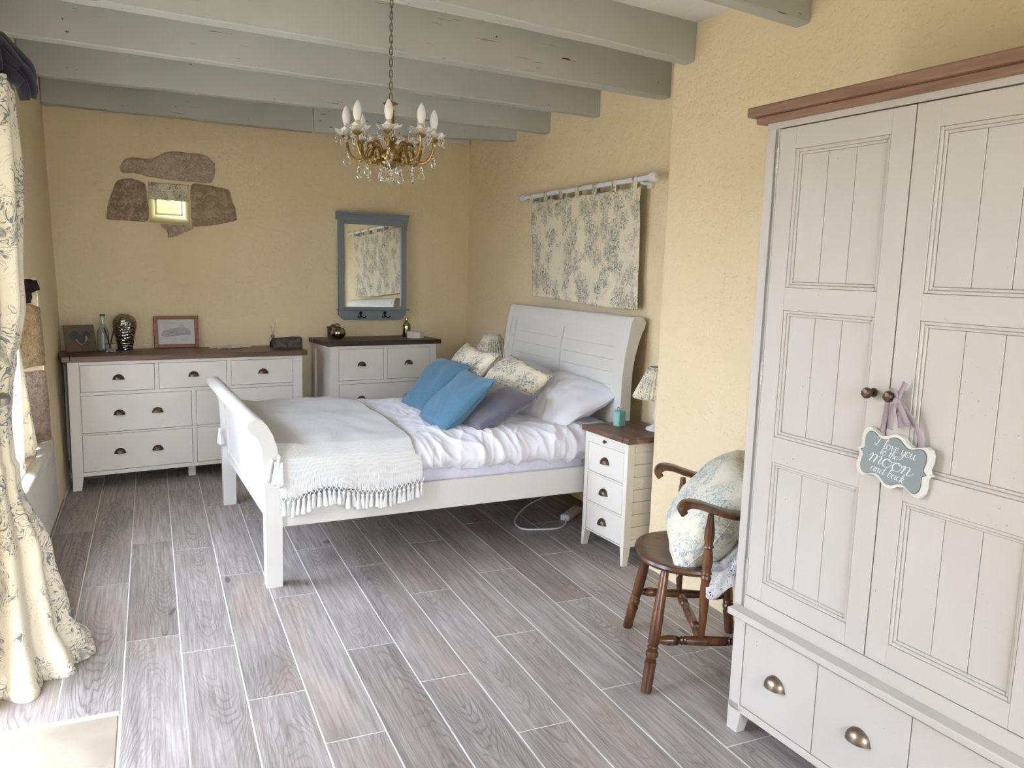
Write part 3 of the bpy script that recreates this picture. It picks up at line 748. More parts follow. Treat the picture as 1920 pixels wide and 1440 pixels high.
for y0 in (.022, BW-.050): part('side_rail', MB().box(.07, 2.0, y0, y0+.028, .288, .437, .003), BEDWHITE, bed)
part('slat_base', MB().box(.08, 1.99, .05, BW-.05, .33, .425, .002), simple('bed_base_wood', (.35, .27, .18), .7), bed)
part('support_leg', MB().box(1.02, 1.055, .86, .895, .0, .33, .004), RUBBER, bed)
HP = [(2.060, 1.293), (2.085, 1.297), (2.125, 1.290), (2.143, 1.262), (2.136, 1.232), (2.120, 1.205), (2.098, 1.144), (2.076, 1.062), (2.063, .97), (2.060, .866), (2.062, .714), (2.062, 0), (1.990, 0), (1.990, .786), (1.992, .838), (1.996, .962), (2.006, 1.064), (2.022, 1.150), (2.036, 1.230), (2.045, 1.270)]
for y0 in (0, BW-.065): part('head_post', MB().prism(HP, 'y', y0, y0+.065), BEDWHITE, bed, True, angle=30)
hs = [(2.034, 1.215), (2.040, 1.262), (2.056, 1.290), (2.085, 1.297), (2.125, 1.290), (2.143, 1.262), (2.136, 1.232), (2.115, 1.205), (2.07, 1.20)]
part('head_scroll', MB().prism(hs, 'y', .065, BW-.065), BEDWHITE, bed, True, angle=40)
def hp_x(z):   # front curve of the headboard panel
    P_ = [(.40, 2.006), (.70, 2.006), (.838, 2.008), (.962, 2.012), (1.064, 2.020), (1.150, 2.034), (1.23, 2.046)]
    for (a, xa), (c_, xc) in zip(P_, P_[1:]):
        if z <= c_: return xa+(xc-xa)*(z-a)/(c_-a)
    return P_[-1][1]
def slab_curve(mb, z0, z1, y0, y1, off, th, k=3):
    zs_ = [z0+(z1-z0)*i/k for i in range(k+1)]
    mb.prism([(hp_x(z)+off, z) for z in zs_]+[(hp_x(z)+off+th, z) for z in reversed(zs_)], 'y', y0, y1)
nb = 10; zb0, zb1 = .44, 1.185; hb = (zb1-zb0)/nb; mid = BW/2
for (ya, yb) in ((.125, mid-.03), (mid+.03, BW-.125)):
    for i in range(nb):
        mb = MB(); slab_curve(mb, zb0+i*hb+.0007, zb0+(i+1)*hb-.0007, ya, yb, 0, .016); part('head_board', mb, BEDWHITE, bed)
mb = MB(); slab_curve(mb, .40, 1.215, .065, .125, -.008, .03, 12); slab_curve(mb, .40, 1.215, BW-.125, BW-.065, -.008, .03, 12); slab_curve(mb, .40, 1.215, mid-.03, mid+.03, -.008, .03, 12)
slab_curve(mb, 1.185, 1.225, .125, BW-.125, -.008, .03, 3); slab_curve(mb, .40, .44, .125, BW-.125, -.008, .03, 2); slab_curve(mb, .42, 1.20, .10, BW-.10, .017, .01, 12)
part('head_frame', mb, BEDWHITE, bed, True, angle=30)

def bedthing(name, label, cat):
    return thing(name, label, cat, (.462, 3.782, 0), BA)
# mattress in its fitted sheet
def superbox(mb, x0, x1, y0, y1, z0, z1, nx, ny, r, puff=0, wr=0, seed=0):
    """rounded slab surface as a closed skin"""
    cx, cy = (x0+x1)/2, (y0+y1)/2
    def f(u, v):
        a = u*2*math.pi
        # superellipse outline, profile over v: bottom edge -> side -> top centre
        e = .10
        ca, sa = math.cos(a), math.sin(a)
        px = math.copysign(abs(ca)**e, ca); py = math.copysign(abs(sa)**e, sa)
        if v < .12: k = 1-r*.6*(1-v/.12); z = z0+(.0)*v; k = .97+.03*v/.12
        elif v < .42: t = (v-.12)/.3; k = 1.0; z = z0+(z1-z0)*(t*.86+.02)
        else: t = (v-.42)/.58; k = (1-t)**.9 if t < 1 else 0; z = z1-(z1-z0)*.10*max(0, 1-t*10)**2+puff*math.sin(math.pi/2*min(1, t*1.3))
        x = cx+(x1-x0)/2*px*k; y = cy+(y1-y0)/2*py*k
        return (x, y, z+wr*N(x*5+seed, y*5, z*5))
    return mb.grid(nx, ny, f, closeu=True)
mt = bedthing('mattress', 'double mattress in a pale lilac-white fitted sheet', 'mattress')
part('fitted_sheet', superbox(MB(), .082, 1.985, .055, BW-.055, .428, .592, 96, 22, .03, .004, .003), SHEET, mt, True, angle=60)

# duvet: puffy quilt falling over the near edge of the mattress
DPATH = catmull([(.085, .498, 0), (.040, .505, 0), (.006, .540, 0), (.010, .590, 0), (.055, .640, 0), (.14, .664, 0), (.30, .668, 0), (.55, .664, 0), (.85, .668, 0), (1.15, .666, 0), (1.36, .656, 0), (1.46, .63, 0), (1.51, .585, 0), (1.515, .52, 0), (1.49, .49, 0)], 8)
def ridge(x, y, z): return 1-2.2*abs(N(x, y, z))
def sst(x, a, b_): t = max(0, min(1, (x-a)/(b_-a))); return t*t*(3-2*t)
def duvet_pt(u, v):
    """u 0..1 along s, v 0..1 across from the near hem to the far hem"""
    s_ = .082+u*1.878; t = v*(len(DPATH)-1); i = min(int(t), len(DPATH)-2); q = t-i
    p = DPATH[i].lerp(DPATH[i+1], q); d = DPATH[min(i+1, len(DPATH)-1)]-DPATH[max(i, 0)]; nr = Vector((-d.y, d.x)).normalized()
    if nr.y < 0 and .2 < v < .8: nr = -nr
    nx, nz = (nr.x, nr.y)
    y, z = p.x, p.y
    near = sst(v, .55, .12); cov = sst(s_, .62, .86)
    wx, wy = .10*N(s_*4, y*4, 3), .10*N(s_*4, y*4, 9)
    soft = .020*N(s_*2.6, y*2.8, 1.3)+.012*N(s_*6, y*6, 4)
    # creases: long diagonal ridges on top, near-vertical ripples over the side
    c1 = ridge((s_+wx)*6.5+y*4.5, (y+wy)*3.0, 8)**3; c2 = ridge((s_+wx)*13-y*7, (y+wy)*5, 15)**2
    c3 = ridge((s_+wx*.6)*10+v*4, v*3.2, 22)**2
    c4 = ridge((s_+wx)*24+y*14, (y+wy)*9, 41)**2
    crease = .015*c1*(.45+.55*near)+.007*c2+.015*c3*near+.0045*c4*(.3+.7*near)
    disp = (soft*.8+crease*.9)*(.25+.75*cov)-.014*(1-cov)
    hem = (.014*N(s_*5, 33)+.010*N(s_*14, 3))*sst(v, .10, .0)
    return Vector((s_+.012*N(s_*7, y*7, 30)*cov, y-nx*0+nx*disp*1.0, z+nz*disp+hem))
dv = bedthing('duvet', 'puffy white duvet with crumpled creases on the bed', 'duvet')
o = part('duvet_cover', MB().grid(260, 190, lambda u, v: duvet_pt(u, v)), LINEN, dv, True, fix=False, angle=80); solid(o, .012, -1)

# throw over the foot end, woven, tasselled hem hanging over the side rail
def throw_pt(u, v):
    """u along s from the footboard, v from near hem across the bed"""
    edge = .775-.03*math.sin(v*5)*(v > .2)+.012*N(v*6, 4)+.05*max(0, v-.55)
    lo = .064-.012*(v > .2); s_ = lo+u*(edge-lo)
    path = [(-.014, .462), (-.012, .50), (-.004, .56), (.015, .622), (.075, .668), (.18, .683), (.40, .686), (.76, .692), (1.15, .688), (1.36, .678), (1.46, .652), (1.525, .60), (1.545, .53), (1.55, .47)]
    t = v*(len(path)-1); i = min(int(t), len(path)-2); q = t-i
    y = path[i][0]*(1-q)+path[i+1][0]*q; z = path[i][1]*(1-q)+path[i+1][1]*q
    w1 = .014*N(s_*3.2, y*3, 1.3)+.009*N(s_*8, y*6, 21)
    fold = .014*N(s_*7, v*1.2, 7)*max(0, 1-v*3)
    near = max(0, 1-v*3.5); foot = max(0, 1-u*5)
    sag = -.035*max(0, 1-abs(u-.10)/.2)*max(0, 1-v*5)+.022*math.sin(u*7)*max(0, 1-v*5)
    return Vector((s_, y-(abs(fold)+abs(w1)*.5)*(near > 0)-.012*near*(1-abs(u-.5)), z+(w1 if t > 3 else w1*.3)+sag+.02*foot*(t > 4)*(t < 10)))
tw = bedthing('throw_blanket', 'cream woven throw with knotted tassels across the foot of the bed', 'blanket')
o = part('woven_cloth', MB().grid(90, 110, throw_pt), THROW, tw, True, fix=False, angle=80); solid(o, .006, 1)
tm = MB(); tm.lathe([(.0, 0), (.006, -.003), (.009, -.012), (.006, -.020), (.0085, -.032), (.012, -.055), (.0135, -.074), (.006, -.080), (0, -.078)], 9, rib=.16, nr=4)
TM = tm.mesh('tassel', TASSEL, True)
km = MB()
for q in (-1, 1): km.tube([(q*.013, 0, .028), (q*.009, -.002, .014), (0, -.003, 0)], .0024, 5)
KM = km.mesh('tassel_knot', TASSEL, True)
random.seed(3)
for i in range(30):
    u = .015+.97*i/29; p = throw_pt(u, 0)
    o = link('tassel', TM, tw, (p.x, p.y-.010-.003*random.random(), p.z-.014+.004*random.random()), (R(random.uniform(-5, 5)), R(random.uniform(-9, 9)), random.random()*3), (1, 1, random.uniform(.88, 1.08)))
    link('tassel_knot', KM, tw, (p.x, p.y-.009, p.z-.014))
# tassel cluster caught over the near foot post
for i, (s_, z, tl, sc) in enumerate(((.030, .640, 12, 1.5), (.045, .625, 3, 1.5), (.060, .655, -8, 1.4), (.052, .60, 5, 1.35), (.070, .62, -12, 1.45), (.040, .585, 9, 1.2), (.065, .575, -4, 1.3))):
    link('tassel', TM, tw, (s_, -.012-.004*(i % 3), z), (R(4), R(tl), i), (1.15, 1.15, sc))
for i in range(4): link('tassel', TM, tw, (-.012-.006*(i % 2), BW-.03-.02*i, .505), (R(-6), R(4), i), (1, 1, 1.4))

# ------------------------------------------------------------------ pillows and cushions
def pillow_mesh(name, w, h, T, mat, n=26, pinch=.07, p=2.2, wr=.006, seed=0, ex=.42):
    v = []; f = []
    def pt(i, j, side):
        a = -1+2*i/(n-1); b_ = -1+2*j/(n-1)
        ee = 1-pinch*(1-abs(b_)**2)*abs(a)**3; e2 = 1-pinch*(1-abs(a)**2)*abs(b_)**3
        x = a*w/2*ee; y = b_*h/2*e2
        k = max(0, (1-abs(a)**p))*max(0, (1-abs(b_)**p)); z = T/2*k**ex
        d = wr*N(x*9+seed, y*9, side*3)*k**.3+wr*.6*(1-2*abs(N(x*16+y*9+seed, y*6, side)))*k**.3
        q = .008*N(a*3+seed, b_*3, 9)
        return (x+q, y+q, side*(z+d*1.2)+.02*N(a*1.3, b_*1.3, seed))
    idx = {}
    for side in (1, -1):
        for j in range(n):
            for i in range(n):
                bd = i in (0, n-1) or j in (0, n-1)
                if side == -1 and bd: idx[side, i, j] = idx[1, i, j]; continue
                idx[side, i, j] = len(v); v.append(pt(i, j, side))
    for side in (1, -1):
        for j in range(n-1):
            for i in range(n-1): f.append((idx[side, i, j], idx[side, i+1, j], idx[side, i+1, j+1], idx[side, i, j+1]))
    mb = MB().add(v, f); return mb
def place(root_loc, xdir, ydir):
    """matrix whose local x,y axes follow the given world directions"""
    X = Vector(xdir).normalized(); Y = Vector(ydir); Y = (Y-X*Y.dot(X)).normalized(); Z = X.cross(Y)
    m_ = Matrix((X, Y, Z)).transposed().to_4x4(); m_.translation = Vector(root_loc); return m_
def cushion(name, label, cat, mat, w, h, T, M, seed, group=None, piping=True, **kw):
    mb = pillow_mesh(name, w, h, T, mat, seed=seed, **kw)
    r = link(name, None); r.matrix_world = M; tag(r, label, cat, group)
    part('cover', mb, mat, r, True, angle=70)
    if piping:
        n = kw.get('n', 26); pts = [mb.v[i] for i in range(n)]+[mb.v[j*n+n-1] for j in range(1, n)]+[mb.v[(n-1)*n+i] for i in range(n-2, -1, -1)]+[mb.v[j*n] for j in range(n-2, -1, -1)]
        part('seam', MB().tube(pts, .0022, 5), mat, r, True)
    return r
# white pillows
cushion('pillow', 'plump white pillow at the near side of the headboard', 'pillow', LINEN, .74, .50, .20, place((2.265, 4.31, .768), (.08, -1, -.05), (.90, .05, .40)), 5, None, True, pinch=.05, wr=.016, n=46, p=1.9, ex=.62)
cushion('pillow', 'white pillow behind the patterned cushions on the far side', 'pillow', LINEN, .72, .48, .19, place((2.28, 5.03, .775), (.03, -1, .0), (.86, .0, .44)), 11, None, True, pinch=.05, wr=.012, n=40, p=1.9, ex=.62)
# cushions
cushion('cushion', 'blue woven cushion leaning in front of the other blue cushion', 'cushion', BLUE, .44, .42, .13, place((1.565, 4.235, .795), (.03, -1, -.02), (.66, .06, .62)), 21, 'blue cushions on the bed', True, pinch=.06, wr=.004)
cushion('cushion', 'blue woven cushion standing behind, nearer the chest of drawers', 'cushion', BLUE, .44, .42, .13, place((1.62, 4.78, .80), (.07, -1, -.02), (.62, .06, .66)), 27, 'blue cushions on the bed', True, pinch=.06, wr=.004)
cushion('cushion', 'dark slate velvet cushion lying between blue and patterned cushions', 'cushion', GREY, .46, .42, .15, place((1.745, 4.205, .755), (.20, -1, -.04), (.80, .20, .36)), 33, None, True, pinch=.05, wr=.005)
cushion('cushion', 'cream toile cushion propped on the near white pillow', 'cushion', TOILE_P, .44, .42, .13, place((1.955, 4.40, .835), (.20, -1, -.22), (.62, .10, .55)), 41, 'toile cushions on the bed', True, pinch=.07, wr=.005)
cushion('cushion', 'cream toile cushion at the back, below the far lamp', 'cushion', TOILE_P, .46, .44, .13, place((1.83, 4.82, .855), (.10, -1, -.06), (.52, .03, .72)), 47, 'toile cushions on the bed', True, pinch=.07, wr=.005)
# ------------------------------------------------------------------ armchair (local x = forward, +y = camera side)
CA = math.atan2(.425, -.905)
ch = thing('wooden_armchair', 'brown turned-leg wooden armchair with scrolled arms beside the wardrobe', 'armchair', (1.952, 2.475, 0), CA)
def turned(a, b, prof, n=12):
    """turned spindle from a to b; prof = (t, r)"""
    a, b = Vector(a), Vector(b); d = b-a; q = d.to_track_quat('Z', 'Y').to_matrix().to_4x4(); q.translation = a
    return MB().lathe([(r, t*d.length) for t, r in prof], n, q)
LEGP = [(0, .019), (.03, .021), (.22, .0215), (.245, .024), (.255, .018), (.265, .022), (.275, .017), (.30, .0235), (.33, .0235), (.35, .016), (.36, .021), (.375, .021), (.385, .0175), (.40, .022), (.60, .0225), (.82, .019), (1, .0155)]
legs = {}
for nm, x, y, tx, ty in (('f', .222, -.277, .155, -.165), ('f', .222, .277, .155, .165), ('r', -.222, -.262, -.15, -.15), ('r', -.222, .262, -.15, .15)):
    legs[(nm, y > 0)] = (Vector((x, y, 0)), Vector((tx, ty, .435)))
    part('leg', turned((x, y, 0), (tx, ty, .435), LEGP), CHAIRWOOD, ch, True)
def on(leg, z): a, b_ = leg; t = z/b_.z; return a+(b_-a)*t
STP = [(0, .010), (.05, .013), (.13, .020), (.22, .019), (.25, .012), (.27, .018), (.285, .014), (.30, .018), (.32, .017), (.5, .0195), (.68, .017), (.70, .018), (.715, .014), (.73, .018), (.75, .012), (.78, .019), (.87, .020), (.95, .013), (1, .010)]
sidep = {}
for s_ in (False, True):
    a, b_ = on(legs['f', s_], .185), on(legs['r', s_], .185); sidep[s_] = (a, b_)
    part('side_stretcher', turned(a, b_, STP), CHAIRWOOD, ch, True)
a = sidep[False][0].lerp(sidep[False][1], .47); b_ = sidep[True][0].lerp(sidep[True][1], .47)
part('cross_stretcher', turned(a, b_, STP), CHAIRWOOD, ch, True)
# saddle seat
def seat(u, v):
    a = u*2*math.pi; c_, s_ = math.cos(a), math.sin(a)
    rx = .245 if c_ > 0 else .215; ry = .245*(1-.06*c_)
    e = .80; px = math.copysign(abs(c_)**e, c_)*rx; py = math.copysign(abs(s_)**e, s_)*ry
    prof = [(0, .425), (.80, .425), (.95, .436), (1.0, .450), (.985, .460), (.93, .463), (.75, .455), (.45, .448), (.2, .449), (0, .450)]
    k, z = prof[int(round(v*9))]
    return (px*k, py*k, z)
part('seat', MB().grid(48, 10, seat, closeu=True), SEATWOOD, ch, True, angle=50)
ARMP = [(0, .011), (.10, .014), (.22, .0165), (.34, .0185), (.42, .0185), (.47, .017), (.50, .021), (.52, .017), (.535, .021), (.56, .016), (.62, .021), (.68, .019), (.73, .015), (.745, .020), (.765, .015), (.82, .019), (.88, .0185), (.95, .013), (1, .011)]
for s_ in (-1, 1):
    a = sidep[s_ > 0][0].lerp(sidep[s_ > 0][1], .46); a = Vector((a.x, a.y, a.z+.012))
    part('arm_post', turned(a, (.02, s_*.262, .688), ARMP), CHAIRWOOD, ch, True)
    # arm: curved plank with scroll at the front
    path = catmull([(.118, 0, .690), (.128, 0, .705), (.118, 0, .722), (.095, 0, .729), (.06, 0, .724), (.02, 0, .711), (-.05, 0, .692), (-.14, 0, .682), (-.24, 0, .682)], 5)
    am = MB(); n = len(path); v = []; f = []
    for i, p in enumerate(path):
        t = i/(n-1); wy = .028+.010*math.sin(t*math.pi); th = .012 if t > .3 else .014
        yy = s_*(.262+.012*math.sin(t*3)); tg = (path[min(i+1, n-1)]-path[max(i-1, 0)]).normalized(); nr = Vector((-tg.z, 0, tg.x))
        for dn, dy in ((th, -.7), (th*.6, -1), (-th*.6, -1), (-th, -.7), (-th, .7), (-th*.6, 1), (th*.6, 1), (th, .7)):
            q = p+nr*dn; v.append((q.x, yy+dy*wy, q.z))
    for i in range(n-1):
        for k in range(8): f.append((i*8+k, i*8+(k+1) % 8, (i+1)*8+(k+1) % 8, (i+1)*8+k))
    f += [tuple(range(8)), tuple((n-1)*8+k for k in range(8))]
    part('arm', am.add(v, f), CHAIRWOOD, ch, True, angle=50)
# bow back behind the cushion
bow = [(-.235, -.262, .682), (-.265, -.20, .70), (-.28, -.1, .71), (-.285, 0, .712), (-.28, .1, .71), (-.265, .20, .70), (-.235, .262, .682)]
part('back_rail', MB().tube(catmull(bow, 5), .019, 10), CHAIRWOOD, ch, True)
for i in range(5):
    y = -.18+.09*i; part('back_spindle', turned((-.185+.02*abs(y), y*.9, .455), (-.283+.1*y*y*4, y*1.1, .70), [(0, .009), (.3, .013), (.6, .010), (1, .009)], 8), CHAIRWOOD, ch, True)
# cushion and crocheted lace on the chair
Mch = Matrix.Translation((1.952, 2.475, 0)) @ Matrix.Rotation(CA, 4, 'Z')
Mc = Mch @ place((-.050, .0, .628), (.10, 1, -.16), (-.60, .10, .74))
cushion('cushion', 'plump toile cushion with lace edge propped on the wooden armchair', 'cushion', TOILE_B, .46, .46, .22, Mc, 55, None, True, pinch=.07, wr=.008, p=2.4)
def lace(u, v):
    x = .02-.30*u; t = v
    prof = [(.02, .466), (.13, .468), (.215, .472), (.245, .464), (.252, .43), (.262, .385)]
    i = min(int(t*5), 4); q = t*5-i
    y = prof[i][0]*(1-q)+prof[i+1][0]*q; z = prof[i][1]*(1-q)+prof[i+1][1]*q
    back = max(0, (-x-.05))/.2
    return (x, y+.012*N(x*20, v*3), z+back*.26*max(0, 1-t*.55)+.010*N(x*26, v*9, 3)+(.022*math.sin(x*50+v*5)*(t > .7)))
lc = part('lace_throw', MB().grid(60, 40, lace), LACE, None, True, fix=False); lc.matrix_world = Mch; solid(lc, .003)
tag(lc, 'white crocheted lace cloth bunched on the armchair behind its cushion', 'lace cloth')

# ------------------------------------------------------------------ toile hanging on a white rod (right wall)
rod = thing('curtain_rod', 'white wooden curtain rod with ball finials above the bed', 'curtain rod', (2.55, 4.68, 2.073))
rp = [(0, -.895), (.016, -.892), (.027, -.880), (.031, -.866), (.027, -.850), (.017, -.840), (.022, -.834), (.022, -.824), (.0155, -.818), (.0155, .812), (.022, .818), (.022, .828), (.017, .834), (.025, .846), (.028, .860), (.024, .874), (.014, .884), (0, .887)]
part('pole', MB().lathe(rp, 16, Matrix.Rotation(R(-90), 4, 'X')), RODWHITE, rod, True)
for y in (-.735, .70):
    mb = MB(); mb.box(.052, .0785, y-.02, y+.02, -.05, .03, .004); mb.tube([(.06, y, -.02), (.02, y, -.024), (0, y, -.018)], .009, 8)
    part('bracket', mb, RODWHITE, rod, True)
for y in (-.70, .665): part('ring', MB().lathe([(.0155, -.012), (.021, -.008), (.021, .008), (.0155, .012)], 16, Matrix.Translation((0, y, 0)) @ Matrix.Rotation(R(90), 4, 'X')), RODWHITE, rod, True)
hang = thing('toile_wall_hanging', 'blue and cream toile fabric panel hanging by tabs above the headboard', 'wall hanging', (2.55, 4.68, 2.073))
Y1_, Y2_ = -.725, .715
def panel(u, v):
    y = Y2_+(Y1_-Y2_)*u; z = -.040-v*.695+.008*math.sin(u*6.5*math.pi*2)*(1-v)*.6+.012*v*math.sin(u*5+1)
    return (.012+.010*math.sin(u*23+v*1.5)*(.35+.65*v)+.008*N(u*7, v*3, 2)+.02*v, y+.006*N(u*5, v*5)+.012*v*(.5-u), z)
o = part('fabric', MB().grid(120, 50, panel), TOILE, hang, True, fix=False); solid(o, .002)
for i in range(7):
    yc = .685-i*(.685+.690)/6
    def tab(u, v):
        a = R(-100)+v*R(360-140); y = yc-.024+.048*u
        if v < .25: t = v/.25; return (-.020+.004*t+.006, y-.006*(1-t), -.055+.055*t)
        if v > .75: t = (v-.75)/.25; return (.020, y, -.055*t)
        q = (v-.25)/.5*math.pi; return (-.018*math.cos(q)+.001, y, .018*math.sin(q))
    o = part('tab', MB().grid(5, 17, tab), TOILE, hang, True, fix=False); solid(o, .0015)

# ------------------------------------------------------------------ mirror (on the back wall)
Mr = Matrix.Translation(Vector(bwp(2.03, -.004, 1.95))) @ Matrix.Rotation(BACK_ANG-R(5.5), 4, 'Z') @ Matrix.Rotation(R(-1.7), 4, 'X') @ Matrix.Translation((0, 0, -1.95))
mir = link('wall_mirror', None); mir.matrix_world = Mr; tag(mir, 'blue-grey framed wall mirror with coat hooks above the chest', 'mirror')
mw = .585
fr = MB(); fr.box(0, .048, -.035, 0, 1.17, 1.905, .003); fr.box(mw-.048, mw, -.035, 0, 1.17, 1.905, .003); fr.box(.048, mw-.048, -.035, 0, 1.873, 1.935, .003); fr.box(.048, mw-.048, -.035, 0, 1.17, 1.196, .003)
part('frame', fr, GREYPAINT, mir)
part('wall_cleat', MB().box(mw-.04, mw-.012, -.002, .048, 1.55, 1.85, .002), GREYPAINT, mir)
part('glass', MB().box(.046, mw-.046, -.018, -.012, 1.19, 1.88, 0), MIRROR, mir)
cr = MB(); cr.prism([(-.018, 1.968), (.0, 1.968), (.0, 1.905), (-.035, 1.905), (-.038, 1.925), (-.050, 1.945), (-.058, 1.952), (-.058, 1.968)], 'x', -.016, mw+.016)
for xa in (-.004, mw-.014): cr.prism([(-.036, 1.84), (-.036, 1.91), (-.054, 1.91), (-.052, 1.885), (-.040, 1.862)], 'x', xa, xa+.018)
part('crown', cr, GREYPAINT, mir)
sh = MB(); sh.box(-.012, mw+.012, -.075, 0, 1.168, 1.182, .004)
part('shelf', sh, GREYPAINT, mir)
ap = [(0, 1.168), (0, 1.128), (.012, 1.120), (.03, 1.100), (.05, 1.088), (mw-.05, 1.088), (mw-.03, 1.100), (mw-.012, 1.120), (mw, 1.128), (mw, 1.168)]
part('apron', MB().prism(ap, 'y', -.022, 0), GREYPAINT, mir)
for xh in (.185, .395):
    hk = MB(); hk.box(xh-.009, xh+.009, -.027, -.022, 1.108, 1.150, .003); hk.lathe([(0, -.006), (.012, -.004), (.014, 0), (.012, .004), (0, .006)], 12, Matrix.Translation((xh, -.028, 1.146)) @ Matrix.Rotation(R(90), 4, 'X'))
    for s_ in (-1, 1): hk.tube(catmull([(xh, -.026, 1.128), (xh+s_*.012, -.040, 1.112), (xh+s_*.026, -.058, 1.108), (xh+s_*.036, -.062, 1.122)], 5), .0045, 7)
    part('hook', hk, IRON, mir, True)

# ------------------------------------------------------------------ chandelier
CX, CY = .998, 3.60
cd = thing('chandelier', 'eight-arm brass chandelier with candle bulbs and crystal drops on a chain', 'chandelier', (CX, CY, 0), -yaw)
# local x = camera right, local -y = toward the camera
part('stem', MB().lathe([(0, 1.972), (.016, 1.976), (.032, 1.984), (.042, 1.992), (.046, 2.002), (.040, 2.012), (.046, 2.018), (.050, 2.034), (.044, 2.050), (.026, 2.060), (.016, 2.075), (.020, 2.09), (.030, 2.10), (.030, 2.108), (.018, 2.115), (.014, 2.135), (.018, 2.155), (.0155, 2.22), (.020, 2.226), (.012, 2.232), (.010, 2.246), (.030, 2.252), (.034, 2.257), (.024, 2.262), (.008, 2.268), (0, 2.27)], 20, rib=.03, nr=10), BRASS, cd, True, angle=50)
tor = MB()
def link_mesh():
    pts = []
    for i in range(16):
        a = 2*math.pi*i/16; pts.append((.0065*math.cos(a), 0, .0105*math.copysign(1, math.sin(a))*(1 if abs(math.sin(a)) > .05 else 0)+.0065*math.sin(a)))
    pts.append(pts[0]); return MB().tube(pts, .0019, 6, cap=False)
LK = link_mesh().mesh('chain_link', CHAINM, True, fix=False)
nl = 17
for i in range(nl): link('chain_link', LK, cd, (0, 0, 2.284+i*.0245), (0, 0, R(90)*(i % 2)+.2))
part('ceiling_hook', MB().lathe([(.004, 2.690), (.012, 2.694), (.020, 2.700), (.022, 2.705)], 12), CHAINM, cd, True)
def arm_pts(a):
    d = Vector((math.cos(a), -math.sin(a), 0))
    P_ = [(.035, 2.030), (.062, 2.052), (.085, 2.062), (.100, 2.048), (.112, 2.018), (.140, 2.003), (.168, 2.018), (.186, 2.052), (.192, 2.098)]
    return [tuple(d*r+Vector((0, 0, z))) for r, z in P_]
armm = MB(); P_ = catmull([(r, 0, z) for r, z in [(.035, 2.030), (.062, 2.052), (.085, 2.062), (.100, 2.048), (.112, 2.018), (.140, 2.003), (.168, 2.018), (.186, 2.052), (.192, 2.098)]], 5)
nP = len(P_); armm.tube(P_, [.0068-.0015*abs(2*i/nP-1)+.0022*(1 if i % 6 == 0 else 0) for i in range(nP)], 9)
# leaf curl on top of the arm and lower scroll
armm.tube(catmull([(.050, 0, 2.045), (.075, 0, 2.083), (.098, 0, 2.078), (.103, 0, 2.058)], 4), [.005, .007, .0065, .006, .007, .0065, .006, .006, .0055, .005, .004, .004, .003], 7, flat=1.4)
armm.tube(catmull([(.040, 0, 2.018), (.060, 0, 2.000), (.082, 0, 1.998), (.090, 0, 2.012), (.080, 0, 2.020)], 4), [.0045]*15+[.004, .003], 7)
armm.lathe([(.010, 2.094), (.018, 2.100), (.024, 2.106), (.024, 2.109), (.008, 2.110)], 14, Matrix.Translation((.192, 0, 0)))
AM = armm.mesh('arm', BRASS, True)
bob = MB(); bp = []
def bobe(u, v):
    a = u*2*math.pi; r = .008+.047*v; sc = 1+.07*math.cos(8*a)*v*v
    return (r*sc*math.cos(a), r*sc*math.sin(a), .020*v**2.4+.004*math.cos(8*a)*v**3)
bob.grid(40, 7, bobe, closeu=True); bob.grid(40, 7, lambda u, v: tuple(Vector(bobe(u, v))+Vector((0, 0, .0028))), closeu=True)
BOB = bob.mesh('bobeche', CRYSTAL, True, fix=False)
SLV = MB().lathe([(.0125, 0), (.0125, .041), (.0105, .043)], 14).mesh('candle_sleeve', SLEEVE, True)
BLB = MB().lathe([(.0105, 0), (.0150, .010), (.0185, .024), (.0196, .038), (.0180, .052), (.0135, .067), (.0075, .078), (.0028, .0845), (0, .086)], 16).mesh('candle_bulb', OPAL, True)
# crystals: small almond drop; pear-shaped open frame drop; pendalogue
AL = MB().lathe([(0, 0), (.0035, -.006), (.0075, -.018), (.0085, -.026), (.005, -.034), (0, -.037)], 6).mesh('crystal_drop', CRYSTAL, False)
BD = MB().lathe([(0, .004), (.0035, .002), (.004, 0), (.0035, -.002), (0, -.004)], 8).mesh('crystal_bead', CRYSTAL, True)
def pear(k=1.0):
    out = [(0, 0), (.004, -.005), (.008, -.014), (.0065, -.022), (.0085, -.030), (.0155, -.040), (.0185, -.052), (.0155, -.063), (.008, -.070), (0, -.073)]
    P_ = [(x, z) for x, z in out]+[(-x, z) for x, z in reversed(out[1:-1])]
    mb = MB(); n = len(P_); c = (0, -.045)
    v = []; f = []
    for s_, y in ((1.0, 0), (.82, -.004), (.62, -.0025), (.62, .0025), (.82, .004)):
        for x, z in P_: v.append((c[0]+(x-c[0])*s_, y, c[1]+(z-c[1])*s_))
    for r in range(5):
        for i in range(n): f.append((r*n+i, r*n+(i+1) % n, ((r+1) % 5)*n+(i+1) % n, ((r+1) % 5)*n+i))
    return mb.add(v, f)
PR = pear().mesh('crystal_drop', CRYSTAL, False)
PHASE = -6.5
random.seed(12)
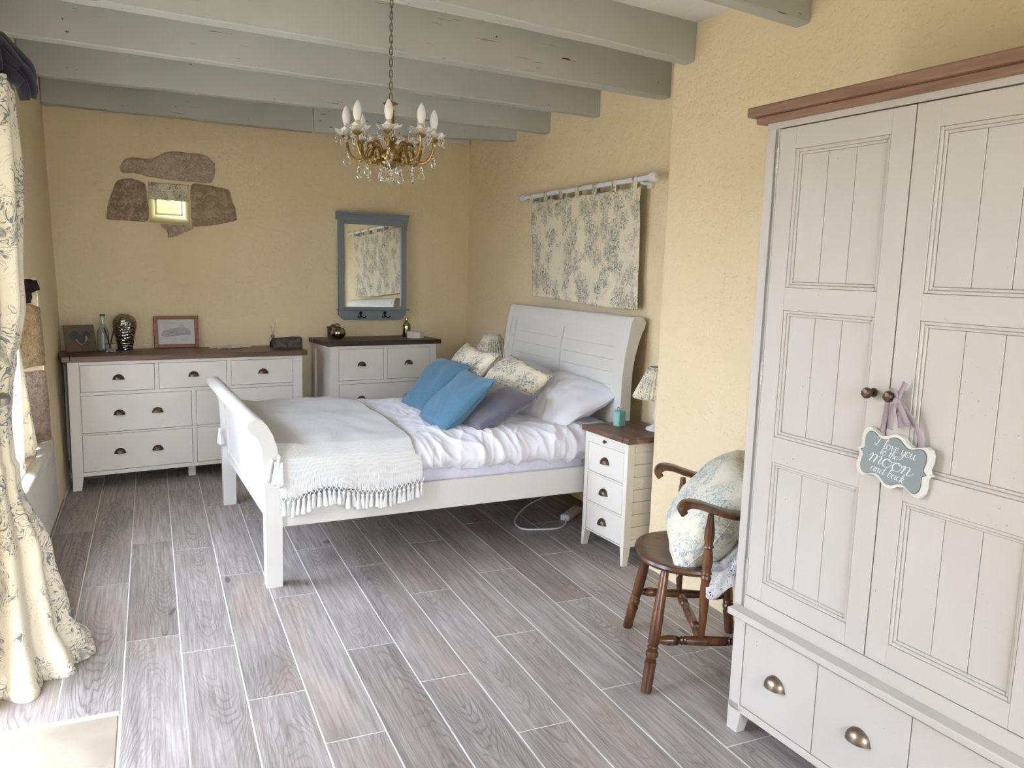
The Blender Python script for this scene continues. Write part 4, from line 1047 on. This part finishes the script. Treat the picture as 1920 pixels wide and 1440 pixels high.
for k in range(8):
    a = R(PHASE+45*k); M_ = -a
    arm = link('arm', AM, cd, (0, 0, 0), (0, 0, M_))
    c_, s_ = math.cos(M_), math.sin(M_)
    bx_, by_ = .192*c_, .192*s_
    link('bobeche', BOB, cd, (bx_, by_, 2.111)); link('candle_sleeve', SLV, cd, (bx_, by_, 2.112), (0, R(random.uniform(-2, 2)), 0))
    link('candle_bulb', BLB, cd, (bx_, by_, 2.154), (R(random.uniform(-3, 3)), R(random.uniform(-3, 3)), 0))
    for q in range(5):
        b_ = M_+2*math.pi*q/5+.3; px, py = bx_+.047*math.cos(b_), by_+.047*math.sin(b_)
        link('crystal_bead', BD, cd, (px, py, 2.116)); link('crystal_drop', AL, cd, (px, py, 2.111))
    for rr, zz in ((.140, 1.995),):
        link('crystal_bead', BD, cd, (rr*c_, rr*s_, zz-.004)); link('crystal_drop', PR, cd, (rr*c_, rr*s_, zz-.009), (0, 0, random.random()*3), (.95, 1, random.uniform(.82, .92)))
    if k % 2 == 0:
        link('crystal_bead', BD, cd, (.19*c_, .19*s_, 2.055)); link('crystal_drop', PR, cd, (.192*c_, .192*s_, 2.050), (0, 0, random.random()*3))
for q in range(5):
    b_ = 2*math.pi*q/5+.5; link('crystal_bead', BD, cd, (.046*math.cos(b_), .046*math.sin(b_), 1.990)); link('crystal_drop', PR, cd, (.046*math.cos(b_), .046*math.sin(b_), 1.985), (0, 0, q*1.1))

# ------------------------------------------------------------------ things on the dresser (top z = .898)
DZ = .8985
hf = thing('photo_frame', 'brown heart-window photo frame leaning at the left end of the dresser', 'photo frame', (-.447, 6.155, DZ), AD+R(16))
Mh = Matrix.Rotation(R(-12), 4, 'X')
hw, hh = .097, .185
heart = []
for i in range(28):
    t = 2*math.pi*i/28; heart.append((0.0041*16*math.sin(t)**3, .098+.0039*(13*math.cos(t)-5*math.cos(2*t)-2*math.cos(3*t)-math.cos(4*t))))
part('board', MB().box(-hw, hw, -.016, 0, 0, hh, .003, Mh), CARD, hf)
part('photo', MB().prism(heart, 'y', -.0175, -.0155, Mh), FOIL, hf)
part('heart_rim', MB().tube([(x, -.017, z) for x, z in heart+heart[:1]], .0025, 6, Mh), CARD, hf, True)
part('photo_figure', MB().prism([(-.030, .090), (-.024, .085), (-.014, .066), (.004, .052), (.022, .058), (.030, .078), (.032, .108), (.043, .108), (.046, .09), (.036, .07), (.022, .054), (.004, .042), (-.016, .056), (-.034, .082)], 'y', -.0185, -.017, Mh), SKIN, hf)
part('easel_leg', MB().box(-.02, .02, .0, .004, 0, .13, 0, Matrix.Translation((0, .035, 0)) @ Matrix.Rotation(R(14), 4, 'X')), CARD, hf)
gb = thing('glass_bottle', 'tall pale green glass bottle beside the heart frame', 'bottle', (-.315, 6.255, DZ))
part('bottle', MB().lathe([(0, .004), (.034, .002), (.038, .010), (.038, .115), (.034, .140), (.020, .170), (.014, .190), (.0135, .235), (.016, .238), (.016, .250), (.012, .250), (.0105, .236), (.011, .190), (.016, .168), (.030, .138), (.034, .112), (.034, .014), (0, .010)], 24, cap=False), GREENGL, gb, True, angle=50)
part('rim', MB().lathe([(.0165, .240), (.0172, .246), (.0165, .252), (.012, .252)], 20, cap=False), simple('green_rim', (.03, .20, .10), .2), gb, True)
rd = thing('reed_diffuser', 'square clear glass reed diffuser with two black reeds in front of the vase', 'diffuser', (-.268, 6.12, DZ), AD)
dj = MB(); dj.box(-.031, .031, -.031, .031, 0, .062, .004); dj.lathe([(.013, .062), (.013, .072), (.009, .072), (.009, .060)], 14, cap=False); part('jar', dj, GLASS, rd, True, angle=30)
part('oil', MB().box(-.024, .024, -.024, .024, .008, .026, .002), simple('oil', (.35, .33, .25), .1), rd)
for s_ in (-1, 1): part('reed', MB().tube([(-s_*.004, 0, .03), (s_*.032, .004*s_, .170)], .0045, 6), BLACK, rd)
vs_ = thing('vase', 'hammered silver ovoid vase between the bottle and framed sketch', 'vase', (-.178, 6.275, DZ))
part('body', MB().lathe([(0, .002), (.046, 0), (.050, .006), (.052, .03), (.060, .075), (.071, .125), (.078, .165), (.078, .195), (.070, .222), (.052, .240), (.036, .247), (.033, .252), (.028, .252), (.03, .244), (0, .243)], 40, cap=False), HAMMER, vs_, True, angle=60)
af = thing('picture_frame', 'orange wood picture frame with pencil sketch leaning on the back wall', 'picture frame', (.163, 6.385, DZ), AD)
Ma = Matrix.Rotation(R(-7), 4, 'X'); aw, ah = .155, .232
fm = MB(); fm.box(-aw, -aw+.028, -.016, 0, 0, ah, .003, Ma); fm.box(aw-.028, aw, -.016, 0, 0, ah, .003, Ma); fm.box(-aw+.028, aw-.028, -.016, 0, 0, .025, .003, Ma); fm.box(-aw+.028, aw-.028, -.016, 0, ah-.025, ah, .003, Ma)
part('frame', fm, FRAMEWOOD, af); part('sheet', MB().box(-aw+.027, aw-.027, -.008, -.004, .024, ah-.024, 0, Ma), PAPER, af)
sk = MB()
def stroke(mb, pts, wd_, y, M=None):
    P_ = catmull([(a, b_, 0) for a, b_ in pts], 4); v = []; f = []
    for i, p in enumerate(P_):
        d = (P_[min(i+1, len(P_)-1)]-P_[max(i-1, 0)]); d = Vector((-d.y, d.x, 0)).normalized()*wd_
        v += [(p.x+d.x, y, p.y+d.y), (p.x-d.x, y, p.y-d.y)]
    for i in range(len(P_)-1): f.append((2*i, 2*i+1, 2*i+3, 2*i+2))
    mb.add(v, f, M)
random.seed(4)
sf = MB(); sf.prism([(-.10, .085), (-.105, .105), (-.085, .128), (-.04, .140), (.03, .150), (.085, .138), (.105, .112), (.095, .095), (.03, .090), (-.03, .082), (-.07, .080)], 'y', -.0092, -.0080, Ma)
part('sketch_wash', sf, PENCIL2, af)
for i in range(22):
    x, z = random.uniform(-.08, .08), random.uniform(.09, .135); stroke(sk, [(x, z), (x+random.uniform(.006, .02), z+random.uniform(-.008, .010)), (x+random.uniform(.015, .035), z+random.uniform(-.01, .01))], .0007, -.0098, Ma)
stroke(sk, [(.01, .138), (.02, .155), (.035, .166), (.05, .158)], .001, -.0098, Ma); stroke(sk, [(.03, .160), (.045, .152), (.06, .150)], .001, -.0098, Ma)
for i, (x0, x1, z) in enumerate(((-.115, -.02, .188), (-.10, .0, .180), (.02, .085, .062), (.03, .07, .053))):
    stroke(sk, [(x0+(x1-x0)*k/9, z+.0015*(-1)**k) for k in range(10)], .0005, -.0098, Ma)
part('pencil_drawing', sk, PENCIL, af, fix=False)
random.seed(9)
st = thing('coral_twigs', 'bleached white coral twigs lying flat on the dresser', 'coral', (.54, 6.27, DZ), AD)
for i, (x, y, a, l) in enumerate(((-.10, .03, 5, .12), (-.06, -.01, 20, .12), (-.01, .0, 62, .10), (.0, -.015, -35, .11), (.04, .02, 15, .12), (.07, .0, -28, .13), (.02, .03, -10, .12), (-.03, .035, 40, .08))):
    dx, dy = math.cos(R(a))*l/2, math.sin(R(a))*l/2
    part('coral_branch', MB().tube([(x-dx, y-dy, .007), (x, y, .010+.004*(i % 3)), (x+dx, y+dy, .008+.004*(i % 2))], [.006, .0085, .007], 7), STARF, st, True)
bk = thing('driftwood_block', 'dark weathered driftwood block at the right end of the dresser', 'wood block', (.935, 6.225, DZ), AD-R(6))
def blk(u, v):
    a = u*2*math.pi; e = .35; c_, s_ = math.cos(a), math.sin(a)
    py = math.copysign(abs(c_)**e, c_)*.045; pz = math.copysign(abs(s_)**e, s_)*.041+.043
    ks = [0, .86, .97, 1, 1, 1, 1, 1, .97, .86, 0]; i = int(round(v*10)); k = ks[i]; x = [-.106, -.106, -.102, -.09, -.05, 0, .05, .09, .102, .106, .106][i]
    return (x+.006*N(a, v*5), py*k+.004*N(x*30, a), max(.0, .043+(pz-.043)*k*(1+.10*x/.1)+.005*N(x*25, a*2, 3)))
part('block', MB().grid(32, 11, blk, closeu=True), BLOCK, bk, True, angle=50)
bv = thing('bud_bottle', 'small dark bud bottle with dried stems behind the driftwood block', 'bottle', (.842, 6.33, DZ))
part('bottle', MB().lathe([(0, 0), (.021, 0), (.024, .006), (.024, .042), (.012, .054), (.009, .060), (.009, .070), (0, .070)], 14), simple('dark_bottle', (.03, .018, .014), .25), bv, True)
part('cork', MB().lathe([(.009, .070), (.0155, .078), (.0155, .090), (.009, .097), (0, .098)], 12), simple('beige_stopper', (.30, .20, .13), .6), bv, True)
for i, (dx, dz) in enumerate(((-.022, .085), (.022, .09), (-.008, .07), (.03, .06))): part('dried_stem', MB().tube([(0, 0, .095), (dx*.6, .004*i, .095+dz*.6), (dx, .006*i, .095+dz)], .0011, 5), simple('dried_grass', (.42, .27, .16), .8), bv)

# ------------------------------------------------------------------ things on the chest (top z = .958)
CZ = .9585
def on_chest(px, py): return (px, py, CZ)
bw_ = thing('votive_bowl', 'round mercury-silver votive bowl on the chest of drawers', 'bowl', on_chest(1.345, 6.335))
part('bowl', MB().lathe([(0, .002), (.022, 0), (.040, .008), (.053, .026), (.058, .045), (.055, .064), (.045, .080), (.040, .086), (.036, .086), (.040, .078), (.050, .062), (.052, .045), (.047, .028), (.034, .013), (0, .008)], 28, cap=False), MERC, bw_, True, angle=60)
gbx = thing('gift_box', 'small dark gift box with a bow tucked behind the votive bowl', 'gift box', on_chest(1.335, 6.455), AD)
part('box', MB().box(-.042, .042, -.04, .04, 0, .075, .003), BLOCK, gbx); part('lid', MB().box(-.045, .045, -.043, .043, .072, .088, .003), BLOCK, gbx)
part('bow', MB().tube(catmull([(-.035, -.02, .092), (-.015, -.03, .105), (0, 0, .095), (.02, -.02, .108), (.04, -.03, .094)], 5), .007, 7, flat=.5), simple('rust_bow', (.18, .085, .03), .6), gbx, True)
mbt = thing('mercury_glass_bottle', 'tall mercury glass bottle at the right end of the chest', 'bottle', on_chest(1.945, 6.47))
part('bottle', MB().lathe([(0, .002), (.030, 0), (.033, .006), (.033, .090), (.030, .106), (.018, .120), (.0125, .128), (.012, .150), (.019, .153), (.019, .159), (.010, .159), (.009, .130), (0, .12)], 24, rib=.02, nr=12, cap=False), MERC, mbt, True, angle=50)
wb = thing('trinket_box', 'small octagonal white trinket box on the chest of drawers', 'box', on_chest(1.99, 6.375), .3)
part('box', MB().lathe([(0, 0), (.070, 0), (.070, .036)], 8), CERAM, wb); part('lid', MB().lathe([(.073, .036), (.073, .048), (.068, .052), (0, .053)], 8), CERAM, wb)

# ------------------------------------------------------------------ bedside lamps, candle box, power strip
def lamp(label, loc, seed):
    r = thing('table_lamp', label, 'lamp', loc)
    part('base', MB().lathe([(0, 0), (.058, 0), (.062, .006), (.058, .014), (.040, .022), (.022, .034), (.016, .05), (.022, .07), (.026, .085), (.018, .10), (.013, .125), (.013, .17), (.018, .178), (.010, .186), (.010, .215), (0, .215)], 20), RODWHITE, r, True, angle=50)
    def shade(u, v):
        a = u*2*math.pi; rr = .058+(.138-.058)*v**.95; p = .006*math.cos(36*a)*(.3+.7*v)+.004*N(u*40, seed)
        return ((rr+p)*math.cos(a), (rr+p)*math.sin(a), .345-.165*v+.004*math.cos(36*a)*(v > .95))
    o = part('shade', MB().grid(216, 12, shade, closeu=True), TOILE_P, r, True, fix=False, angle=80); solid(o, .002)
    part('shade_ring', MB().lathe([(.055, .340), (.060, .343), (.060, .348), (.055, .347)], 24, cap=False), RODWHITE, r, True)
    return r
lamp('pleated toile lamp on the near nightstand, half hidden by the pier', (2.500, 3.585, .696), 1)
lamp('pleated toile lamp on the far nightstand behind the cushions', (2.41, 5.72, .696), 2)
tb = thing('candle_box', 'teal box candle with silver bow on the nightstand', 'candle', (2.362, 3.750, .6955), R(12))
part('box', MB().box(-.027, .027, -.024, .024, 0, .088, .004), TEAL, tb)
part('bow', MB().tube(catmull([(-.018, 0, .092), (-.008, .006, .108), (.002, 0, .096), (.012, -.006, .112), (.018, 0, .094), (0, .01, .092)], 5), .0028, 6), simple('silver_ribbon', (.5, .5, .5), .3, .6), tb, True)
ps = thing('power_strip', 'white multi-socket power strip on the floor under the bed', 'power strip', (2.397, 4.322, .0), math.atan2(.145, .172))
part('case', MB().box(-.115, .115, -.03, .03, .0, .036, .006), PLASTIC, ps)
for i in range(4):
    sk_ = part('socket', MB().lathe([(.021, .036), (.0235, .0385), (.021, .0395), (.018, .036), (.017, .0365), (0, .0365)], 16, Matrix.Translation((-.082+.053*i, 0, 0)), cap=False), PLASTIC, ps, True)
    hl = MB()
    for q in (-1, 1): hl.lathe([(0, .0375), (.003, .0373), (.003, .0365)], 8, Matrix.Translation((-.082+.053*i+.007*q, .004*q, 0)))
    part('socket_hole', hl, RUBBER, sk_)
cp = catmull([(2.437, 4.763, .006), (2.231, 4.612, .006), (2.055, 4.41, .006), (1.989, 4.283, .006), (1.99, 4.176, .006), (2.087, 4.132, .006), (2.196, 4.118, .006), (2.275, 4.17, .008), (2.316, 4.25, .018)], 6)
for p in cp: p -= Vector((2.397, 4.322, 0))
cm = MB().tube([Matrix.Rotation(-math.atan2(.145, .172), 3, 'Z') @ p for p in cp], .005, 8)
part('cable', cm, PLASTIC, ps, True)

# ------------------------------------------------------------------ sign hanging on the wardrobe knob
# frame: wardrobe-local x,z on the front; y=0 is 3 cm in front of the doors
Mw = Matrix.Translation((1.774, 2.03, 0)) @ Matrix.Rotation(WA, 4, 'Z')
Ms = Mw @ Matrix.Translation((.533, .018, 1.060)) @ Matrix.Rotation(R(7.5), 4, 'Y')
sg = link('hanging_sign', None); sg.matrix_world = Ms; tag(sg, 'sage-grey scalloped sign with white script hanging on the wardrobe knob', 'sign')
q = [(0, .076), (.014, .073), (.030, .062), (.048, .056), (.066, .062), (.084, .070), (.098, .066), (.106, .052), (.107, .034), (.104, .014), (.108, .005), (.117, 0)]
out = q+[(x, -z) for x, z in reversed(q[:-1])]+[(-x, -z) for x, z in q[1:]]+[(-x, z) for x, z in reversed(q[1:-1])]
part('back_board', MB().prism(out, 'y', -.008, .008), SIGNC, sg)
inn = [(x*.88, z*.86) for x, z in out]; part('face', MB().prism(inn, 'y', -.0105, -.007), SIGNG, sg)
rimc = catmull([(x, 0, z) for x, z in inn], 2, True); part('face_edge', MB().tube([(p.x, -.0085, p.z) for p in rimc]+[(rimc[0].x, -.0085, rimc[0].z)], .0016, 5), simple('sign_edge_grey', (.11, .12, .12), .6), sg, True)
LT = {
 'I': ([[(.10, 1.45), (.35, 1.75), (.75, 1.70), (1.15, 1.75)], [(.75, 1.70), (.66, 1.1), (.55, .45), (.30, .05), (.05, .12), (.05, .35), (.3, .38)], [(.25, .12), (.6, .02), (.95, .14)]], 1.25),
 'l': ([[(-.05, .15), (.25, .6), (.48, 1.35), (.48, 1.8), (.33, 1.8), (.20, 1.3), (.14, .5), (.22, .05), (.42, .05), (.6, .3)]], .52),
 'o': ([[(.48, .98), (.18, .85), (.05, .45), (.16, .08), (.42, .0), (.70, .2), (.78, .6), (.60, .93), (.45, .95), (.55, .78), (.95, .82)]], .88),
 'v': ([[(0, .75), (.13, .98), (.22, .6), (.33, .05), (.58, .45), (.68, .98), (.88, .86)]], .80),
 'e': ([[(-.02, .35), (.38, .5), (.56, .78), (.40, .99), (.12, .75), (.06, .35), (.25, .02), (.52, .1), (.72, .4)]], .68),
 'y': ([[(0, .75), (.12, .98), (.12, .4), (.28, .05), (.55, .25), (.70, .95)], [(.70, .95), (.62, .0), (.45, -.65), (.15, -.85), (-.02, -.6), (.25, -.2), (.85, .35)]], .82),
 'u': ([[(0, .75), (.12, .98), (.12, .3), (.28, .02), (.55, .25), (.70, .95)], [(.70, .95), (.68, .2), (.82, .02), (1.0, .3)]], .95),
 't': ([[(-.02, .25), (.22, .8), (.34, 1.5)], [(.34, 1.5), (.22, .6), (.24, .1), (.42, .02), (.60, .3)], [(.02, 1.02), (.30, 1.06), (.58, 1.04)]], .55),
 'h': ([[(-.05, .15), (.25, .7), (.45, 1.5), (.40, 1.85), (.26, 1.7), (.16, .9), (.08, .0)], [(.12, .4), (.3, .85), (.5, .98), (.62, .75), (.56, .2), (.70, .02), (.88, .3)]], .82),
 'm': ([[(-.15, .55), (.04, .95), (.14, .85), (.10, .4), (.02, .0)], [(.08, .4), (.26, .85), (.42, .98), (.50, .75), (.42, .0)], [(.48, .4), (.66, .85), (.84, .98), (.92, .75), (.84, .2), (.96, .02), (1.15, .3)]], 1.10),
 'n': ([[(-.1, .6), (.06, .95), (.14, .85), (.10, .4), (.02, .0)], [(.08, .4), (.28, .85), (.46, .98), (.56, .75), (.48, .2), (.60, .02), (.82, .25), (.95, .5)]], .80),
 'a': ([[(.62, .85), (.40, .99), (.12, .75), (.05, .3), (.20, .02), (.45, .2), (.64, .8)], [(.66, .95), (.60, .2), (.74, .02), (.92, .3)]], .82),
 'd': ([[(.60, .85), (.38, .99), (.10, .72), (.05, .3), (.20, .02), (.45, .2), (.64, .8), (.78, 1.8)], [(.78, 1.8), (.62, .5), (.64, .1), (.78, .02), (.95, .3)]], .86),
 'b': ([[(-.05, .2), (.25, .7), (.45, 1.5), (.38, 1.85), (.24, 1.6), (.12, .7), (.10, .2), (.25, .0), (.52, .15), (.60, .6), (.45, .92), (.35, .8), (.8, .8)]], .72),
 'c': ([[(.58, .78), (.46, .98), (.18, .85), (.05, .45), (.18, .04), (.42, .04), (.68, .35)]], .62),
 'k': ([[(-.05, .2), (.22, .7), (.42, 1.5), (.36, 1.85), (.24, 1.6), (.14, .8), (.06, .0)], [(.12, .4), (.38, .95), (.56, .85), (.42, .55), (.15, .48)], [(.24, .48), (.44, .10), (.58, .02), (.78, .3)]], .75),
 ' ': ([], .55)}
def script(text, x0, z0, size, pen, sl=.22, track=1.0, xs=1.0):
    mb = MB(); x = 0
    for c_ in text:
        st_, adv = LT[c_]
        for s_ in st_:
            P_ = catmull([((x+a*track)*xs+b_*sl, b_, 0) for a, b_ in s_], 5); v = []; f = []
            for i, p in enumerate(P_):
                d = P_[min(i+1, len(P_)-1)]-P_[max(i-1, 0)]; L_ = max(d.length, 1e-6); wd_ = pen*(.45+.75*max(0, -d.y/L_))
                nr = Vector((-d.y, d.x, 0))/L_*wd_
                v += [(x0+size*p.x+nr.x, -.0112, z0+size*p.y+nr.y), (x0+size*p.x-nr.x, -.0112, z0+size*p.y-nr.y)]
            for i in range(len(P_)-1): f.append((2*i, 2*i+1, 2*i+3, 2*i+2))
            mb.add(v, f)
        x += adv*track
    return mb, x*size*xs
for txt, cx_, z0, size, pen, xs in (('I love you', .002, .027, .0155, .00105, 1.04), ('to the', -.012, .008, .0122, .0009, 1.12), ('moon', .0, -.021, .0250, .0017, 1.42), ('and back', -.004, -.045, .0138, .0010, 1.30)):
    wdt = script(txt, 0, 0, size, pen, xs=xs)[1]
    mb, _ = script(txt, cx_-wdt/2-size*.15, z0, size, pen, xs=xs)
    part('lettering', mb, LETTER, sg, fix=False)['label'] = 'white script lettering'
# ribbon straps and bow (in sign-local coordinates; knob at about (-.012, .175))
def strap(pts, wd_, parent, th=.0012):
    P_ = catmull(pts, 5); v = []; f = []
    for i, p in enumerate(P_):
        d = (P_[min(i+1, len(P_)-1)]-P_[max(i-1, 0)]).normalized(); s_ = d.cross(Vector((0, -1, 0))).normalized()*wd_
        v += [tuple(p+s_), tuple(p-s_)]
    for i in range(len(P_)-1): f.append((2*i, 2*i+1, 2*i+3, 2*i+2))
    o = part('ribbon', MB().add(v, f), MAUVE, parent, True, fix=False); solid(o, th, 0); return o
kx, kz = -.047, .176
strap([(-.062, .009, .050), (-.058, .002, .10), (-.052, -.008, .15), (kx-.004, -.012, .182)], .0075, sg)
strap([(.066, .009, .050), (.045, .004, .10), (.010, -.004, .14), (kx+.022, -.012, .165)], .0075, sg)
strap([(kx-.004, -.012, .182), (kx+.006, -.014, .190), (kx+.018, -.014, .182), (kx+.022, -.012, .165)], .006, sg)
strap([(kx+.024, -.012, .165), (kx+.030, -.012, .192), (kx+.036, -.010, .218)], .0072, sg)
strap([(kx+.024, -.016, .168), (kx+.050, -.020, .145), (kx+.068, -.018, .118), (kx+.060, -.012, .115)], .0085, sg)
strap([(kx+.024, -.016, .165), (kx+.024, -.020, .130), (kx+.026, -.018, .085)], .0085, sg)
strap([(kx+.024, -.014, .165), (kx+.042, -.014, .130), (kx+.052, -.012, .098)], .008, sg)
part('ribbon_knot', MB().lathe([(0, -.010), (.006, -.008), (.008, 0), (.006, .008), (0, .010)], 10, Matrix.Translation((kx+.024, -.016, .164))), MAUVE, sg, True)

# ------------------------------------------------------------------ curtains at the left
ct = thing('door_curtain', 'long cream toile curtain gathered and pooling on the floor at left', 'curtain', (-.53, 3.33, 0))
zk = [(2.14, .125, .11), (1.87, .130, .12), (1.39, .105, .11), (1.18, .072, .09), (1.06, .055, .07), (.95, .045, .07), (.73, .052, .08), (.445, .130, .14), (.19, .165, .18), (.06, .21, .22), (.0, .235, .25)]
def interp(z, k):
    for (a, b_), (c_, d) in zip([(q[0], q[k]) for q in zk], [(q[0], q[k]) for q in zk[1:]]):
        if z >= c_: t = (z-c_)/(a-c_); t = t*t*(3-2*t); return d+(b_-d)*t
    return zk[-1][k]
def curt(u, v):
    z = 2.14*(1-v); a = u*2*math.pi
    rx, ry = interp(z, 1), interp(z, 2)
    fold = .17*math.sin(9*a+1.5*N(z*1.2, 3)+z*.7)+.12*math.sin(5*a+2+z*.9)+.10*N(math.cos(a)*2, math.sin(a)*2, z*2.2)
    k = 1+fold*(.8 if z > .3 else .8+.6*(.3-z))
    lean = .012*math.sin(z*2.1)+(-.010 if .8 < z < 1.2 else 0)
    x = rx*k*math.cos(a)+lean
    return (max(x, -.055) if x < -.055 else x, ry*k*math.sin(a), z)
o = part('curtain_cloth', MB().grid(170, 110, curt, closeu=True), TOILE_C, ct, True, fix=False, angle=80); solid(o, .003)
def pool(cx_, cy_, rx, ry, h, seed):
    def f(u, v):
        a = u*2*math.pi; r = math.sin(v*math.pi/2); z = math.cos(v*math.pi/2)
        k = 1+.22*N(math.cos(a)*1.6+seed, math.sin(a)*1.6, v*2)+.10*math.sin(5*a+seed+v*3)*r
        return (cx_+rx*r*k*math.cos(a), cy_+ry*r*k*math.sin(a), max(.002, h*z*(1+.3*N(a*1.2, v*3, seed))))
    return MB().grid(48, 14, f, closeu=True)
part('pooled_hem', pool(.135, -.01, .085, .11, .115, 2), TOILE_C, ct, True, fix=False, angle=80)
part('pooled_hem', pool(.205, .13, .06, .10, .085, 5), TOILE_C, ct, True, fix=False, angle=80)
part('pooled_hem', pool(.235, .06, .05, .09, .055, 7), TOILE_C, ct, True, fix=False, angle=80)
part('pooled_hem', pool(.02, -.13, .12, .11, .09, 9), TOILE_C, ct, True, fix=False, angle=80)
part('holdback', MB().lathe([(0, -.012), (.018, -.010), (.026, 0), (.018, .008), (0, .012)], 8, Matrix.Translation((.045, -.085, 1.04)) @ Matrix.Rotation(R(70), 4, 'X')), simple('pewter', (.28, .27, .25), .35, .8, bump=.5, bs=120), ct, True)
random.seed(5)
for i, pts in enumerate(([(.055, 0, 2.30), (.10, -.01, 2.24), (.135, -.01, 2.19), (.155, 0, 2.165)], [(.06, -.03, 2.26), (.10, -.05, 2.20), (.14, -.05, 2.165)], [(.125, .0, 2.20), (.155, -.01, 2.17), (.172, 0, 2.12), (.168, .01, 2.085)],
                         [(.05, -.05, 2.28), (.075, -.07, 2.22), (.085, -.07, 2.15)], [(.08, .02, 2.29), (.13, .02, 2.23), (.165, .03, 2.18), (.165, .03, 2.10)], [(.11, -.03, 2.18), (.145, -.03, 2.13), (.155, -.02, 2.07)], [(.04, -.02, 2.36), (.06, -.02, 2.30), (.085, -.03, 2.24)], [(.09, -.04, 2.17), (.12, -.05, 2.145), (.15, -.04, 2.12)])):
    P_ = catmull(pts, 5); v = []; f = []
    for j, p in enumerate(P_):
        t = j/(len(P_)-1); w_ = .020+.008*math.sin(t*3); d = P_[min(j+1, len(P_)-1)]-P_[max(j-1, 0)]; s_ = Vector((-d.z, .35*(-1)**i*d.length, d.x)).normalized()*w_*.8
        v += [tuple(p+s_), tuple(p-s_)]
    for j in range(len(P_)-1): f.append((2*j, 2*j+1, 2*j+3, 2*j+2))
    o = part('navy_tie', MB().add(v, f), NAVY, ct, True, fix=False); solid(o, .002, 0)
cr_ = thing('curtain_pole', 'dark iron curtain pole over the garden door at left', 'curtain pole', (-.53, 2.0, 2.36))
part('pole', MB().tube([(.04, -1.3, 0), (.04, 1.42, 0)], .012, 10), IRON, cr_, True)
for y in (-1.2, 1.15): part('bracket', MB().box(-.092, .045, y-.01, y+.01, -.01, .01, .003), IRON, cr_)
# short window curtain swept aside, lit from behind, resting on the sill
def wcurt(u, v):
    z = 1.62-v*1.150; far = 5.27-(z-.47)*.98 if z < 1.10 else 4.65+.10*(z-1.10); near = 4.45+(.12*(1-abs(z-1.1)/.65) if .45 < z < 1.75 else 0)
    y = near+(far-near)*u
    return (-.640+.030*math.sin(u*24+z*2)+.015*math.sin(u*11+1)+(.02*v*N(u*4, 3)), y, z+(.012*math.sin(u*24))*(v > .97))
wc = part('window_curtain', MB().grid(110, 50, wcurt), TOILE_T, None, True, fix=False, angle=80); solid(wc, .002)
tag(wc, 'short toile window curtain swept aside and resting on the sill', 'curtain')
